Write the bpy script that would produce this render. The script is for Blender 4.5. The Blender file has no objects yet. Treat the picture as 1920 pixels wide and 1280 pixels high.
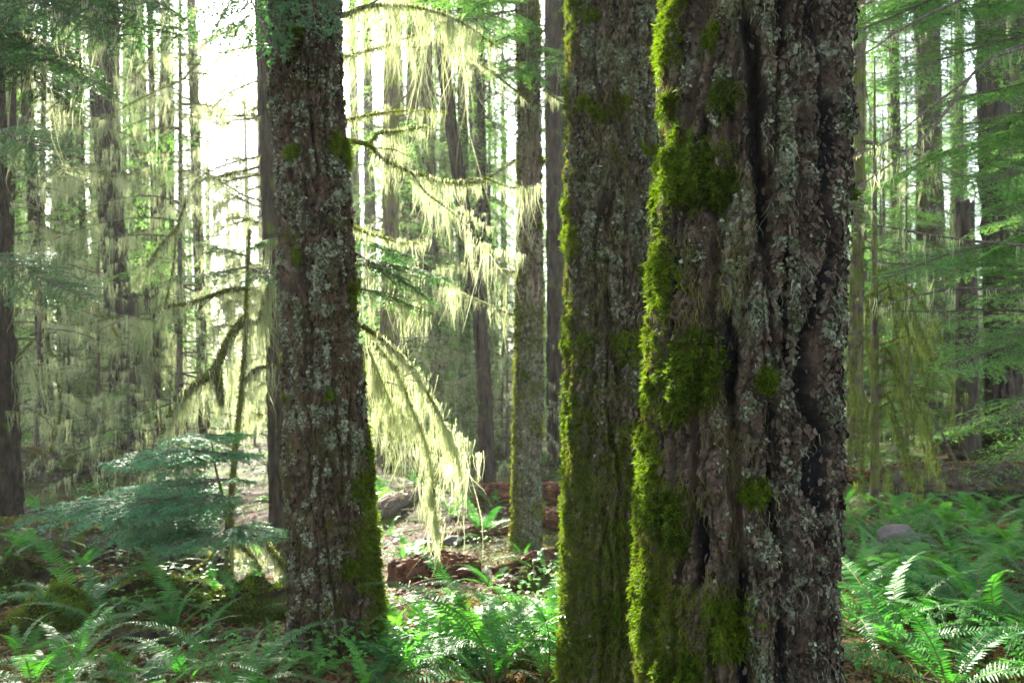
import bpy, math, random
import numpy as np

# ---------------------------------------------------------------- camera, sky, sun, exposure
SC = bpy.context.scene
COL = SC.collection
R = math.radians
F = 1493.0                      # focal length in photograph pixels
HOR = 720.0                     # row of the horizon in the photograph
CAMZ = 1.5
SUN_AZ, SUN_EL = -20.0, 30.0    # azimuth from the view direction, elevation

cam = bpy.data.cameras.new('camera')
camo = bpy.data.objects.new('camera', cam)
COL.objects.link(camo)
SC.camera = camo
camo.location = (0, 0, CAMZ)
camo.rotation_euler = (R(90), 0, 0)
cam.sensor_width = 36.0
cam.lens = F / 1920.0 * 36.0
cam.shift_y = (HOR - 640.0) / 1920.0
cam.clip_start = 0.05
cam.clip_end = 400.0
cam.dof.use_dof = True
cam.dof.focus_distance = 2.45
cam.dof.aperture_fstop = 5.0

world = bpy.data.worlds.new('World')
SC.world = world
world.use_nodes = True
wn = world.node_tree
sky = wn.nodes.new('ShaderNodeTexSky')
sky.sky_type = 'NISHITA'
sky.sun_disc = False
sky.sun_elevation = R(SUN_EL)
sky.sun_rotation = R(SUN_AZ)
sky.dust_density = 1.5
hsv = wn.nodes.new('ShaderNodeHueSaturation')     # the camera's white balance: a less blue sky
hsv.inputs['Saturation'].default_value = 0.5
wn.links.new(sky.outputs[0], hsv.inputs['Color'])
wn.links.new(hsv.outputs[0], wn.nodes['Background'].inputs[0])
wn.nodes['Background'].inputs[1].default_value = 0.088

sl = bpy.data.lights.new('sun', 'SUN')
sl.energy = 5.0
sl.angle = R(0.6)
sl.color = (1.0, 0.93, 0.80)
so = bpy.data.objects.new('sun', sl)
COL.objects.link(so)
so.rotation_euler = (R(90 - SUN_EL), 0, R(180 - SUN_AZ))   # lamp shines along its own -Z
so.location = (0, 0, 40)

SC.view_settings.view_transform = 'Standard'
SC.view_settings.look = 'None'
SC.view_settings.gamma = 1.0
SC.view_settings.use_curve_mapping = False
SC.view_settings.exposure = 3.12
cy = SC.cycles
cy.use_denoising = True
cy.max_bounces = 7
cy.diffuse_bounces = 4
cy.glossy_bounces = 2
cy.transmission_bounces = 4
cy.transparent_max_bounces = 6
cy.volume_bounces = 0
cy.sample_clamp_indirect = 8.0
cy.caustics_reflective = False
cy.caustics_refractive = False

rng = np.random.default_rng(11)
random.seed(5)
UP = np.array([0, 0, 1.0])

# ---------------------------------------------------------------- numeric helpers
_perm = np.random.default_rng(3).permutation(256)
_perm = np.concatenate([_perm, _perm]).astype(np.int32)
_g = np.random.default_rng(4).normal(size=(256, 3))
_g = (_g / np.linalg.norm(_g, axis=1)[:, None]).astype(np.float32)

def pn(x, y, z):
    """gradient noise, about -0.6..0.6"""
    x, y, z = np.broadcast_arrays(np.asarray(x, np.float32), np.asarray(y, np.float32), np.asarray(z, np.float32))
    xi, yi, zi = np.floor(x).astype(np.int32), np.floor(y).astype(np.int32), np.floor(z).astype(np.int32)
    xf, yf, zf = x - xi, y - yi, z - zi
    xi &= 255; yi &= 255; zi &= 255
    u = xf * xf * xf * (xf * (xf * 6 - 15) + 10)
    v = yf * yf * yf * (yf * (yf * 6 - 15) + 10)
    w = zf * zf * zf * (zf * (zf * 6 - 15) + 10)
    def gr(a, b, c):
        h = _perm[_perm[_perm[(xi + a) & 255] + ((yi + b) & 255)] + ((zi + c) & 255)]
        g = _g[h]
        return g[..., 0] * (xf - a) + g[..., 1] * (yf - b) + g[..., 2] * (zf - c)
    def lerp(t, a, b): return a + t * (b - a)
    return lerp(w, lerp(v, lerp(u, gr(0,0,0), gr(1,0,0)), lerp(u, gr(0,1,0), gr(1,1,0))),
                   lerp(v, lerp(u, gr(0,0,1), gr(1,0,1)), lerp(u, gr(0,1,1), gr(1,1,1))))

def cells(x, y, z):
    """cell noise: distance gap to the nearest wall between cells, and a random value per cell"""
    x, y, z = (np.asarray(v, np.float32) for v in (x, y, z))
    xi, yi, zi = np.floor(x).astype(np.int32), np.floor(y).astype(np.int32), np.floor(z).astype(np.int32)
    f1 = np.full(x.shape, 9, np.float32); f2 = f1.copy(); idv = np.zeros(x.shape, np.float32)
    for a in (-1, 0, 1):
        for b in (-1, 0, 1):
            for c in (-1, 0, 1):
                h = _perm[_perm[_perm[(xi + a) & 255] + ((yi + b) & 255)] + ((zi + c) & 255)]
                h2 = _perm[(h + 91) & 255]; h3 = _perm[(h2 + 57) & 255]
                dd = np.sqrt((xi + a + h / 255. - x) ** 2 + (yi + b + h2 / 255. - y) ** 2 + (zi + c + h3 / 255. - z) ** 2).astype(np.float32)
                n = dd < f1
                f2 = np.where(n, f1, np.minimum(f2, dd)); f1 = np.where(n, dd, f1); idv = np.where(n, ((h * 7 + h2 * 13 + h3) & 255) / 255., idv)
    return f2 - f1, idv

def sst(a, b, x):
    t = np.clip((x - a) / (b - a), 0, 1)
    return t * t * (3 - 2 * t)

def unit(v):
    return v / np.maximum(np.linalg.norm(v, axis=-1, keepdims=True), 1e-9)

def px(x, y, d):
    """photograph pixel at depth d -> world point"""
    return np.array([(x - 960.0) / F * d, d, CAMZ - (y - HOR) / F * d])

def pxs(pts, d0, d1=None):
    if d1 is None: d1 = d0
    n = len(pts)
    return np.array([px(p[0], p[1], p[2] if len(p) > 2 else d0 + (d1 - d0) * i / max(1, n - 1)) for i, p in enumerate(pts)])

def spline(P, m):
    """Catmull-Rom through P, m samples"""
    P = np.asarray(P, float)
    if len(P) == 2:
        t = np.linspace(0, 1, m)[:, None]
        return P[0] * (1 - t) + P[1] * t
    Q = np.vstack([2 * P[0] - P[1], P, 2 * P[-1] - P[-2]])
    s = np.linspace(0, len(P) - 1 - 1e-6, m)
    i = s.astype(int); t = (s - i)[:, None]
    a, b, c, d = Q[i], Q[i+1], Q[i+2], Q[i+3]
    return 0.5 * (2*b + (c - a)*t + (2*a - 5*b + 4*c - d)*t*t + (3*b - 3*c + d - a)*t**3)

def gz(x, y):
    """height of the forest floor"""
    x = np.asarray(x, float); y = np.asarray(y, float)
    h = 0.22 * pn(x * 0.33 + 7.1, y * 0.33, 0.5) + 0.10 * pn(x * 0.9, y * 0.9 + 3.3, 1.5) + 0.045 * pn(x * 2.7, y * 2.7, 2.5)
    h = h + 0.35 * sst(3, 8, x - 0.10 * y) * sst(7, 12, y) * sst(60, 30, y)
    return h + 0.30 * sst(20, 60, y)

class MB:
    """collects ribbons, tubes and loose faces, and links them as ONE mesh object"""
    def __init__(s): s.V = []; s.F4 = []; s.F3 = []; s.M4 = []; s.M3 = []; s.T = []; s.n = 0
    def add(s, V, Fc, mat=0, tint=0.5):
        V = np.asarray(V, np.float32).reshape(-1, 3); Fc = np.asarray(Fc, np.int64)
        if len(V) == 0 or len(Fc) == 0: return s
        if Fc.shape[1] == 4: s.F4.append(Fc + s.n); s.M4.append(np.full(len(Fc), mat, np.int32))
        else: s.F3.append(Fc + s.n); s.M3.append(np.full(len(Fc), mat, np.int32))
        s.V.append(V); s.T.append(np.broadcast_to(np.asarray(tint, np.float32), (len(V),)))
        s.n += len(V); return s
    def ribbons(s, P, W, side, mat=0, tint=0.5):
        """P (N,K,3) centre lines, W (N,K) widths, side (N,3) or (N,K,3)"""
        P = np.asarray(P, np.float32); N, K = P.shape[:2]
        if N == 0: return s
        if side.ndim == 2: side = side[:, None, :]
        o = side * (np.asarray(W, np.float32)[..., None] * 0.5)
        V = np.stack([P - o, P + o], 2).reshape(-1, 3)
        b = (np.arange(N)[:, None] * (2 * K) + np.arange(K - 1) * 2).reshape(-1)
        Fc = np.stack([b, b + 1, b + 3, b + 2], 1)
        t = np.repeat(np.broadcast_to(np.asarray(tint, np.float32), (N,)), 2 * K)
        return s.add(V, Fc, mat, t)
    def tube(s, P, rad, n=8, mat=0, tint=0.5, rough=0.0, cap=True):
        P = np.asarray(P, float); K = len(P); rad = np.broadcast_to(np.asarray(rad, float), (K,)).copy()
        if cap:
            P = np.vstack([P[:1], P, P[-1:]]); rad = np.concatenate([[1e-4], rad, [1e-4]]); K += 2
        T = np.gradient(P, axis=0)
        if cap: T[0] = T[1] = P[2] - P[1]; T[-1] = T[-2] = P[-2] - P[-3]
        T = unit(T)
        a = np.array([0, 0, 1.0]) if abs(T[0][2]) < 0.9 else np.array([1.0, 0, 0])
        Ns = []
        nrm = unit(np.cross(T[0], a))
        for k in range(K):
            nrm = nrm - T[k] * np.dot(nrm, T[k]); nrm = unit(nrm); Ns.append(nrm)
        Ns = np.array(Ns); B = np.cross(T, Ns)
        an = np.linspace(0, 2 * np.pi, n, endpoint=False)
        rr = rad[:, None] * np.ones(n)
        if rough:
            sc = 1.0 / max(rad.max(), 1e-3)
            rr = rr * (1 + rough * 2 * pn(np.cos(an)[None] * 1.6 + P[:, :1] * 3, np.sin(an)[None] * 1.6 + P[:, 1:2] * 3, P[:, 2:3] * min(sc, 9) + 5.5))
        V = P[:, None] + rr[..., None] * (np.cos(an)[None, :, None] * Ns[:, None] + np.sin(an)[None, :, None] * B[:, None])
        i = np.arange(K - 1)[:, None] * n; j = np.arange(n); j2 = (j + 1) % n
        Fc = np.stack([i + j, i + j2, i + n + j2, i + n + j], -1).reshape(-1, 4)
        return s.add(V.reshape(-1, 3), Fc, mat, tint)
    def extend(s, V, F4, mat, tint): return s.add(V, F4, mat, tint)
    def mesh(s, name, mats, origin=(0, 0, 0), smooth=False, attrs=None):
        me = bpy.data.meshes.new(name)
        V = np.concatenate(s.V) - np.asarray(origin, np.float32)
        f4 = np.concatenate(s.F4) if s.F4 else np.zeros((0, 4), np.int64)
        f3 = np.concatenate(s.F3) if s.F3 else np.zeros((0, 3), np.int64)
        mi = np.concatenate(s.M4 + s.M3)
        lv = np.concatenate([f4.reshape(-1), f3.reshape(-1)]).astype(np.int32)
        tot = np.concatenate([np.full(len(f4), 4, np.int32), np.full(len(f3), 3, np.int32)])
        st = np.concatenate([[0], np.cumsum(tot)[:-1]]).astype(np.int32)
        me.vertices.add(len(V)); me.vertices.foreach_set('co', V.astype(np.float32).reshape(-1))
        me.loops.add(len(lv)); me.loops.foreach_set('vertex_index', lv)
        me.polygons.add(len(tot)); me.polygons.foreach_set('loop_start', st); me.polygons.foreach_set('loop_total', tot)
        for m in mats: me.materials.append(m)
        me.polygons.foreach_set('material_index', mi)
        me.polygons.foreach_set('use_smooth', np.full(len(tot), smooth, bool))
        at = me.attributes.new('tint', 'FLOAT', 'POINT'); at.data.foreach_set('value', np.concatenate(s.T).astype(np.float32))
        for k, v in (attrs or {}).items():
            at = me.attributes.new(k, 'FLOAT', 'POINT'); at.data.foreach_set('value', np.asarray(v, np.float32).reshape(-1))
        me.update(calc_edges=True)
        return me
    def build(s, name, mats, parent=None, origin=(0, 0, 0), smooth=False, attrs=None):
        if s.n == 0: return None
        return link(name, s.mesh(name, mats, origin, smooth, attrs), parent)

def link(name, me, parent=None, loc=(0, 0, 0)):
    o = bpy.data.objects.new(name, me); COL.objects.link(o); o.location = loc
    if parent is not None: o.parent = parent
    return o

def tag(o, label=None, cat=None, group=None, kind=None):
    for k, v in (('label', label), ('category', cat), ('group', group), ('kind', kind)):
        if v: o[k] = v
    return o

def thing(name, label, cat, loc=(0, 0, 0), group=None, rz=0.0):
    o = bpy.data.objects.new(name, None); COL.objects.link(o)
    o.empty_display_size = 0.2
    o.location = tuple(float(v) for v in loc); o.rotation_euler = (0, 0, rz)
    return tag(o, label, cat, group)

# ---------------------------------------------------------------- materials
def nodes(name):
    m = bpy.data.materials.new(name); m.use_nodes = True
    t = m.node_tree; t.nodes.clear()
    return m, t, (lambda k, **kw: _new(t, k, kw)), t.links.new
def _new(t, k, kw):
    n = t.nodes.new(k)
    for a, v in kw.items():
        if a.startswith('i_'): n.inputs[int(a[2:])].default_value = v
        else: setattr(n, a, v)
    return n
def col(c): return (c[0], c[1], c[2], 1.0)
def ramp(N, p0, p1):
    r = N('ShaderNodeMapRange'); r.interpolation_type = 'SMOOTHSTEP'
    r.inputs[1].default_value = p0; r.inputs[2].default_value = p1; return r
def mixc(N, L, fac, a, b):
    n = N('ShaderNodeMix', data_type='RGBA')
    if isinstance(fac, float): n.inputs[0].default_value = fac
    else: L(fac, n.inputs[0])
    for v, i in ((a, 6), (b, 7)):
        if isinstance(v, tuple): n.inputs[i].default_value = col(v)
        else: L(v, n.inputs[i])
    return n.outputs[2]

def leaf_mat(name, a, b, trans=0.45, rough=0.5, spec=0.3, tcol=None):
    """thin leaves: colour from the tint attribute, light passes through"""
    m, t, N, L = nodes(name)
    at = N('ShaderNodeAttribute', attribute_name='tint')
    oi = N('ShaderNodeObjectInfo')
    ad = N('ShaderNodeMath', operation='MULTIPLY_ADD'); L(oi.outputs['Random'], ad.inputs[0]); ad.inputs[1].default_value = 0.5; ad.inputs[2].default_value = -0.25
    s = N('ShaderNodeMath', operation='ADD', use_clamp=True); L(at.outputs['Fac'], s.inputs[0]); L(ad.outputs[0], s.inputs[1])
    c = mixc(N, L, s.outputs[0], a, b)
    p = N('ShaderNodeBsdfPrincipled'); L(c, p.inputs['Base Color']); p.inputs['Roughness'].default_value = rough
    p.inputs['Specular IOR Level'].default_value = spec
    tr = N('ShaderNodeBsdfTranslucent')
    hs = N('ShaderNodeMix', data_type='RGBA', blend_type='MULTIPLY'); hs.inputs[0].default_value = 1.0
    L(c, hs.inputs[6]); hs.inputs[7].default_value = col(tcol or (1.6, 1.7, 0.9)); L(hs.outputs[2], tr.inputs['Color'])
    mx = N('ShaderNodeMixShader'); mx.inputs[0].default_value = trans
    L(p.outputs[0], mx.inputs[1]); L(tr.outputs[0], mx.inputs[2])
    o = N('ShaderNodeOutputMaterial'); L(mx.outputs[0], o.inputs[0])
    return m

def bark_mat(name, c0, c1, lich=(0.30, 0.36, 0.30), moss=(0.07, 0.10, 0.012), lich_amt=0.5, moss_amt=0.0, scale=1.0, hero=False, char=(0.006, 0.006, 0.007)):
    m, t, N, L = nodes(name)
    tc = N('ShaderNodeTexCoord')
    mp = N('ShaderNodeMapping'); mp.inputs['Scale'].default_value = (scale, scale, scale * 0.3); L(tc.outputs['Object'], mp.inputs[0])
    n1 = N('ShaderNodeTexNoise'); L(mp.outputs[0], n1.inputs['Vector']); n1.inputs['Scale'].default_value = 14; n1.inputs['Detail'].default_value = 8; n1.inputs['Roughness'].default_value = 0.65
    r1 = ramp(N, 0.35, 0.65); L(n1.outputs[0], r1.inputs[0])
    c = mixc(N, L, r1.outputs[0], c0, c1)
    n2 = N('ShaderNodeTexNoise'); L(tc.outputs['Object'], n2.inputs['Vector']); n2.inputs['Scale'].default_value = 9 * scale; n2.inputs['Detail'].default_value = 10; n2.inputs['Roughness'].default_value = 0.78
    lo = 0.66 - 0.16 * lich_amt
    r2 = ramp(N, lo, lo + 0.07); L(n2.outputs[0], r2.inputs[0])
    if hero:
        al = N('ShaderNodeAttribute', attribute_name='lich'); ml = N('ShaderNodeMath', operation='MULTIPLY'); L(al.outputs['Fac'], ml.inputs[0]); L(r2.outputs[0], ml.inputs[1]); lf = ml.outputs[0]
    else:
        lf = r2.outputs[0]
    c = mixc(N, L, lf, c, lich)
    n3 = N('ShaderNodeTexNoise'); L(tc.outputs['Object'], n3.inputs['Vector']); n3.inputs['Scale'].default_value = 5 * scale; n3.inputs['Detail'].default_value = 9; n3.inputs['Roughness'].default_value = 0.7
    if hero:
        am = N('ShaderNodeAttribute', attribute_name='moss'); sm = N('ShaderNodeMath', operation='MULTIPLY_ADD'); L(n3.outputs[0], sm.inputs[0]); sm.inputs[1].default_value = 1.2; sm.inputs[2].default_value = -0.6
        ad = N('ShaderNodeMath', operation='ADD'); L(am.outputs['Fac'], ad.inputs[0]); L(sm.outputs[0], ad.inputs[1])
        r3 = ramp(N, 0.38, 0.62); L(ad.outputs[0], r3.inputs[0])
    else:
        lo = 0.72 - 0.35 * moss_amt
        r3 = ramp(N, lo, lo + 0.10); L(n3.outputs[0], r3.inputs[0])
    mc = mixc(N, L, n2.outputs[0], tuple(v * 0.55 for v in moss), tuple(v * 1.5 for v in moss))
    c = mixc(N, L, r3.outputs[0], c, mc)
    if hero:
        ac = N('ShaderNodeAttribute', attribute_name='char'); c = mixc(N, L, ac.outputs['Fac'], c, char)
    p = N('ShaderNodeBsdfPrincipled'); L(c, p.inputs['Base Color']); p.inputs['Roughness'].default_value = 0.85; p.inputs['Specular IOR Level'].default_value = 0.25
    n4 = N('ShaderNodeTexNoise'); L(mp.outputs[0], n4.inputs['Vector']); n4.inputs['Scale'].default_value = 60 if not hero else 140; n4.inputs['Detail'].default_value = 6; n4.inputs['Roughness'].default_value = 0.7
    bp = N('ShaderNodeBump'); bp.inputs['Strength'].default_value = 0.7; bp.inputs['Distance'].default_value = 0.02 if not hero else 0.006; L(n4.outputs[0], bp.inputs['Height']); L(bp.outputs[0], p.inputs['Normal'])
    o = N('ShaderNodeOutputMaterial'); L(p.outputs[0], o.inputs[0])
    return m

M = {}
M['bark_big'] = bark_mat('bark_purple_brown', (0.022, 0.014, 0.010), (0.105, 0.070, 0.053), lich=(0.20, 0.23, 0.16), lich_amt=0.9, hero=True)
M['bark_second'] = bark_mat('bark_grey_brown', (0.026, 0.021, 0.015), (0.11, 0.093, 0.066), lich=(0.24, 0.27, 0.19), lich_amt=0.9, hero=True)
M['bark_red'] = bark_mat('bark_red_brown', (0.032, 0.018, 0.012), (0.14, 0.086, 0.058), lich=(0.24, 0.27, 0.2), lich_amt=0.8, hero=True)
M['bark_pale'] = bark_mat('bark_pale', (0.09, 0.068, 0.048), (0.27, 0.22, 0.15), lich=(0.27, 0.30, 0.20), lich_amt=1.0, hero=True)
M['bark_dark'] = bark_mat('bark_dark', (0.018, 0.014, 0.011), (0.07, 0.054, 0.04), lich=(.15,.17,.10), lich_amt=0.2, moss_amt=0.45)
M['bark_far'] = bark_mat('bark_far', (0.03, 0.024, 0.018), (0.10, 0.08, 0.055), lich=(.16,.19,.11), lich_amt=0.3, moss_amt=0.65)
M['bark_mossy'] = bark_mat('bark_mossy', (0.05, 0.04, 0.03), (0.15, 0.12, 0.08), lich_amt=0.3, moss=(0.10, 0.12, 0.02), moss_amt=0.75)
M['rotten'] = bark_mat('rotten_wood', (0.030, 0.013, 0.008), (0.14, 0.055, 0.028), lich=(0.3, 0.25, 0.18), lich_amt=0.2, moss_amt=0.4)
M['log'] = bark_mat('log_bark', (0.03, 0.024, 0.019), (0.11, 0.09, 0.065), lich_amt=0.5, moss_amt=0.6)
M['branch'] = bark_mat('branch_bark', (0.05, 0.045, 0.025), (0.15, 0.14, 0.07), lich=(0.25, 0.29, 0.12), lich_amt=0.6, moss=(0.12, 0.15, 0.02), moss_amt=0.75, scale=3)
M['twig'] = bark_mat('twig_bark', (0.06, 0.045, 0.035), (0.18, 0.15, 0.12), lich_amt=0.4, moss_amt=0.2, scale=4)
M['moss'] = leaf_mat('bright_moss', (0.024, 0.046, 0.004), (0.14, 0.21, 0.013), trans=0.38, rough=0.7, spec=0.1, tcol=(1.35, 1.5, 0.5))
M['moss_dull'] = leaf_mat('dull_moss', (0.045, 0.048, 0.008), (0.15, 0.17, 0.03), trans=0.35, rough=0.8, spec=0.1, tcol=(1.5, 1.6, 0.5))
M['lichen'] = leaf_mat('lichen_crust', (0.06, 0.07, 0.04), (0.33, 0.37, 0.26), trans=0.1, rough=0.85, spec=0.1, tcol=(1, 1, 0.9))
M['scale'] = leaf_mat('bark_scale', (0.012, 0.009, 0.007), (0.15, 0.112, 0.086), trans=0.0, rough=0.85, spec=0.15)
M['fibre'] = leaf_mat('brown_moss_fibre', (0.045, 0.045, 0.012), (0.18, 0.17, 0.06), trans=0.3, rough=0.85, spec=0.1)
M['beard'] = leaf_mat('hanging_lichen', (0.22, 0.25, 0.12), (0.50, 0.54, 0.36), trans=0.5, rough=0.8, spec=0.1, tcol=(1.25, 1.28, 1.05))
M['beard_green'] = leaf_mat('green_hanging_moss', (0.09, 0.13, 0.025), (0.25, 0.31, 0.09), trans=0.5, rough=0.8, spec=0.1, tcol=(1.3, 1.35, 0.8))
M['needle'] = leaf_mat('hemlock_needles', (0.025, 0.085, 0.032), (0.10, 0.22, 0.065), trans=0.42, rough=0.5, spec=0.3, tcol=(1.3, 1.7, 0.8))
M['needle_teal'] = leaf_mat('sapling_needles', (0.05, 0.17, 0.09), (0.15, 0.36, 0.20), trans=0.4, rough=0.55, spec=0.16, tcol=(1.3, 1.6, 0.8))
M['needle_far'] = leaf_mat('far_needles', (0.07, 0.18, 0.045), (0.21, 0.40, 0.12), trans=0.55, rough=0.55, spec=0.25, tcol=(1.4, 1.6, 0.8))
M['needle_high'] = leaf_mat('canopy_needles', (0.02, 0.06, 0.02), (0.06, 0.14, 0.04), trans=0.4, rough=0.5, spec=0.3)
M['fern'] = leaf_mat('fern_leaf', (0.014, 0.09, 0.032), (0.07, 0.27, 0.045), trans=0.42, rough=0.46, spec=0.3, tcol=(1.7, 1.8, 0.6))
M['fern_pale'] = leaf_mat('lady_fern_leaf', (0.05, 0.18, 0.05), (0.14, 0.38, 0.07), trans=0.5, rough=0.45, spec=0.3, tcol=(1.5, 1.6, 0.6))
M['dead_fern'] = leaf_mat('dead_fern_leaf', (0.20, 0.055, 0.02), (0.45, 0.16, 0.06), trans=0.3, rough=0.7, spec=0.15, tcol=(1.2, 1.1, 0.8))
M['litter'] = leaf_mat('leaf_litter', (0.07, 0.035, 0.018), (0.34, 0.22, 0.12), trans=0.15, rough=0.8, spec=0.15, tcol=(1.1, 1.0, 0.8))
M['debris'] = leaf_mat('painted_sun_debris', (0.20, 0.15, 0.10), (0.62, 0.52, 0.38), trans=0.1, rough=0.8, spec=0.15, tcol=(1.1, 1.0, 0.8))  # pale colour stands in for sunlight on the central litter
M['stalk'] = leaf_mat('fern_stalk', (0.09, 0.07, 0.03), (0.16, 0.13, 0.05), trans=0.0, rough=0.6)

def ground_mat():
    m, t, N, L = nodes('forest_floor')
    tc = N('ShaderNodeTexCoord')
    def noise(sc, d=9, r=0.7):
        n = N('ShaderNodeTexNoise'); L(tc.outputs['Object'], n.inputs['Vector']); n.inputs['Scale'].default_value = sc; n.inputs['Detail'].default_value = d; n.inputs['Roughness'].default_value = r; return n
    a = noise(6); ra = ramp(N, 0.35, 0.68); L(a.outputs[0], ra.inputs[0])
    c = mixc(N, L, ra.outputs[0], (0.018, 0.011, 0.008), (0.075, 0.042, 0.025))
    b = noise(30, 8, 0.8); rb = ramp(N, 0.58, 0.70); L(b.outputs[0], rb.inputs[0])
    c = mixc(N, L, rb.outputs[0], c, (0.20, 0.13, 0.08))
    g = noise(0.9, 10, 0.72); rg = ramp(N, 0.44, 0.56); L(g.outputs[0], rg.inputs[0])
    mo = mixc(N, L, b.outputs[0], (0.03, 0.05, 0.008), (0.10, 0.14, 0.02))
    c = mixc(N, L, rg.outputs[0], c, mo)
    p = N('ShaderNodeBsdfPrincipled'); L(c, p.inputs['Base Color']); p.inputs['Roughness'].default_value = 0.9; p.inputs['Specular IOR Level'].default_value = 0.2
    bp = N('ShaderNodeBump'); bp.inputs['Strength'].default_value = 0.9; bp.inputs['Distance'].default_value = 0.05; L(b.outputs[0], bp.inputs['Height']); L(bp.outputs[0], p.inputs['Normal'])
    o = N('ShaderNodeOutputMaterial'); L(p.outputs[0], o.inputs[0]); return m
M['ground'] = ground_mat()
def rock_mat():
    m, t, N, L = nodes('rock'); tc = N('ShaderNodeTexCoord')
    n = N('ShaderNodeTexNoise'); L(tc.outputs['Object'], n.inputs['Vector']); n.inputs['Scale'].default_value = 18; n.inputs['Detail'].default_value = 10; n.inputs['Roughness'].default_value = .75
    c = mixc(N, L, n.outputs[0], (0.04, 0.033, 0.033), (0.20, 0.17, 0.17))
    p = N('ShaderNodeBsdfPrincipled'); L(c, p.inputs['Base Color']); p.inputs['Roughness'].default_value = 0.8
    bp = N('ShaderNodeBump'); bp.inputs['Distance'].default_value = 0.02; L(n.outputs[0], bp.inputs['Height']); L(bp.outputs[0], p.inputs['Normal'])
    o = N('ShaderNodeOutputMaterial'); L(p.outputs[0], o.inputs[0]); return m
M['rock'] = rock_mat()

# ---------------------------------------------------------------- ground
def axis(lo, mid0, mid1, hi, fine, n_out):
    return np.concatenate([mid0 - (mid0 - lo) * np.linspace(1, 0, n_out, endpoint=False) ** 2, np.arange(mid0, mid1, fine), mid1 + (hi - mid1) * np.linspace(0, 1, n_out) ** 2])
gx = axis(-130, -8, 8, 130, 0.06, 50); gy = axis(-60, 2, 16, 160, 0.06, 60)
GX, GY = np.meshgrid(gx, gy)
GZ = gz(GX, GY) + 0.012 * pn(GX * 9, GY * 9, 4.5) + 0.008 * pn(GX * 21, GY * 21, 6.5)
nx, ny = len(gx), len(gy)
i = (np.arange(ny - 1)[:, None] * nx + np.arange(nx - 1)).reshape(-1)
tag(MB().add(np.stack([GX, GY, GZ], -1), np.stack([i, i + 1, i + nx + 1, i + nx], 1)).build('ground', [M['ground']], smooth=True), kind='structure')
# ---------------------------------------------------------------- the near trunks, bark modelled in relief
class Trunk: pass

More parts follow.
